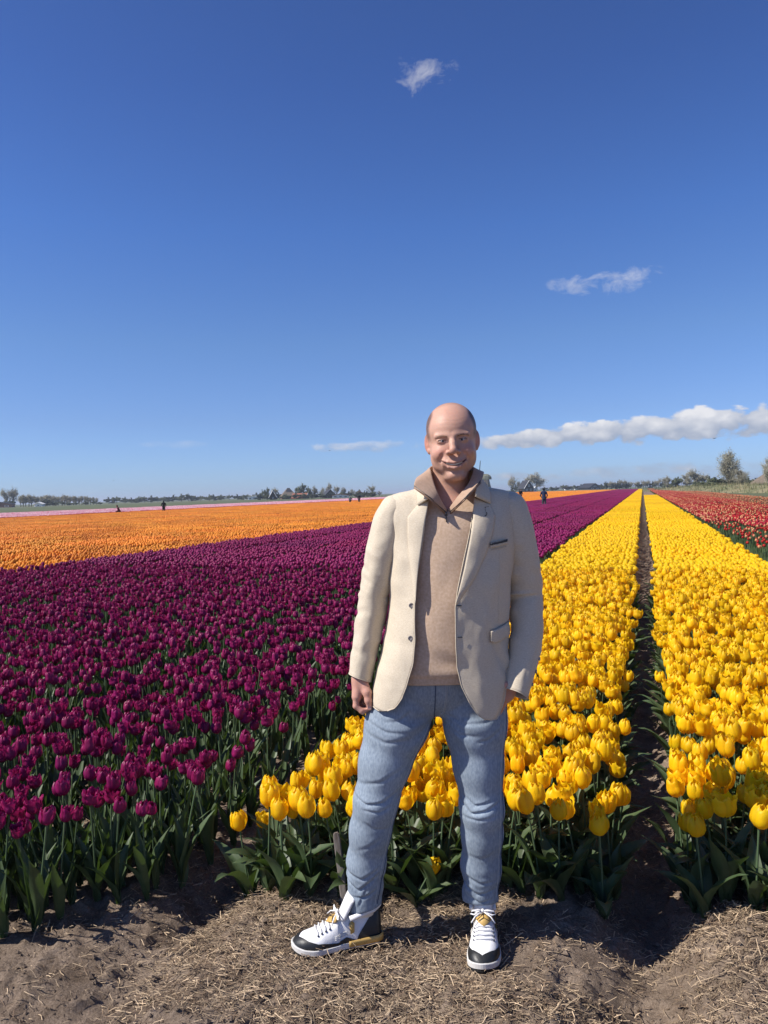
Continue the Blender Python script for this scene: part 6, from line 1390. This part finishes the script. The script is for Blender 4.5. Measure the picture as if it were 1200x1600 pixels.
# ------------------------------------------------------------------ people far off in the field
M['navy'] = material('navy_cloth', (0.018, 0.03, 0.075), 0.9); M['greycloth'] = material('grey_cloth', (0.06, 0.065, 0.07), 0.9); M['maroon'] = material('dark_red_cloth', (0.10, 0.018, 0.02), 0.9)
M['blackcloth'] = material('black_cloth', (0.012, 0.013, 0.016), 0.9); M['face'] = material('far_skin', (0.42, 0.24, 0.18), 0.6)
def far_person(px, base_y, d, h, turn, pose, coat, legs, label, hat=None):
    """small figure; h is standing height. pose: stand, bend or crouch"""
    g = to_world(px, base_y, d); r = empty('person', (g.x, g.y, 0), YAW + turn); tag(r, label, 'person'); s = h / 1.75
    if pose == 'stand': hipz, sh, hd, kn = 0.92, (0, -0.02, 1.42), (0, -0.05, 1.62), (0.0, -0.03, 0.5)
    elif pose == 'bend': hipz, sh, hd, kn = 0.82, (0, -0.33, 1.16), (0, -0.48, 1.27), (0, -0.06, 0.45)
    else: hipz, sh, hd, kn = 0.42, (0, -0.24, 0.88), (0, -0.34, 1.10), (0, -0.38, 0.50)
    def sc(p): return tuple(k * s for k in p)
    def coat_f(x, y, z):
        d_ = d_cap(x, y, z, sc((0, 0, hipz - 0.02)), sc(sh), 0.165 * s, 0.15 * s, ((0, 1, 0), 1.35)); ax = np.abs(x)
        d_ = smin(d_, d_cap(ax, y, z, sc((0.10, sh[1], sh[2])), sc((0.19, sh[1], sh[2] - 0.03)), 0.08 * s, 0.07 * s), 0.05 * s)
        hnd = (0.16, sh[1] - 0.22, sh[2] - 0.38) if pose != 'stand' else (0.20, sh[1] - 0.20, sh[2] - 0.42)
        elb = (0.27, sh[1] + 0.02, sh[2] - 0.28)
        d_ = smin(d_, d_cap(ax, y, z, sc((0.20, sh[1], sh[2] - 0.03)), sc(elb), 0.06 * s, 0.05 * s), 0.03 * s); return smin(d_, d_cap(ax, y, z, sc(elb), sc(hnd), 0.05 * s, 0.035 * s), 0.02 * s)
    def leg_f(x, y, z):
        ax = np.abs(x); d_ = d_cap(ax, y, z, sc((0.08, 0, hipz)), sc((0.10, kn[1], kn[2])), 0.10 * s, 0.07 * s); d_ = smin(d_, d_cap(ax, y, z, sc((0.10, kn[1], kn[2])), sc((0.10, 0.03, 0.07)), 0.07 * s, 0.05 * s), 0.02)
        return smin(d_, d_cap(ax, y, z, sc((0.10, 0.05, 0.05)), sc((0.11, -0.14, 0.04)), 0.045 * s, 0.04 * s), 0.02)
    def head_f(x, y, z):
        d_ = d_ell(x, y, z, sc(hd), (0.078 * s, 0.095 * s, 0.115 * s)); d_ = smin(d_, d_cap(x, y, z, sc(hd), sc(sh), 0.055 * s, 0.06 * s), 0.02); ax = np.abs(x)
        d_ = smin(d_, d_ell(x, y, z, sc((hd[0], hd[1] - 0.10, hd[2] - 0.01)), (0.014 * s, 0.02 * s, 0.02 * s)), 0.01)
        hnd = (0.16, sh[1] - 0.26, sh[2] - 0.42) if pose != 'stand' else (0.19, sh[1] - 0.25, sh[2] - 0.46)
        return np.minimum(d_, d_ell(ax, y, z, sc(hnd), (0.035 * s, 0.045 * s, 0.06 * s)))
    lo, hi = (-0.45 * s, -0.75 * s, -0.02), (0.45 * s, 0.4 * s, 1.9 * s)
    for nm, f, m_ in (('body', head_f, M['face']), ('jacket', coat_f, M[coat]), ('trousers', leg_f, M[legs])):
        V, F = surface_nets(f, lo, hi, 0.024 * s); mesh_obj(nm, V, F, m_, r)
    V, F = surface_nets(lambda x, y, z: np.maximum(d_ell(x, y, z, sc((hd[0], hd[1] + 0.015, hd[2] + 0.02)), (0.088 * s, 0.105 * s, 0.118 * s)), -d_ell(x, y, z, sc((hd[0], hd[1] - 0.09, hd[2] - 0.06)), (0.09 * s, 0.08 * s, 0.12 * s))), lo, hi, 0.02 * s)
    mesh_obj('hair' if not hat else 'cap', V, F, M[hat or 'hair'], r)
far_person(851, 790, 55, 1.62, 2.9, 'stand', 'navy', 'greycloth', 'person in a navy jacket walking in the purple field right of the man', 'blackcloth')
far_person(257, 800, 78, 1.50, 3.3, 'stand', 'blackcloth', 'blackcloth', 'dark-clad person standing at the far edge of the orange field', 'blackcloth')
far_person(189, 802, 78, 1.65, -1.3, 'crouch', 'maroon', 'blackcloth', 'person in dark red crouching at the far edge of the orange field')
far_person(548, 785, 112, 1.55, 3.0, 'bend', 'greycloth', 'blackcloth', 'grey-clad person stooping over flowers, left one of a pair near the man\'s sleeve')
far_person(562, 785, 112, 1.50, 3.4, 'stand', 'blackcloth', 'greycloth', 'grey-clad person in the orange field, right one of a pair near the man\'s sleeve', 'greycloth')
far_person(814.5, 778, 95, 1.62, 0.4, 'stand', 'blackcloth', 'blackcloth', 'person whose dark head just shows above the man\'s left shoulder', 'blackcloth')
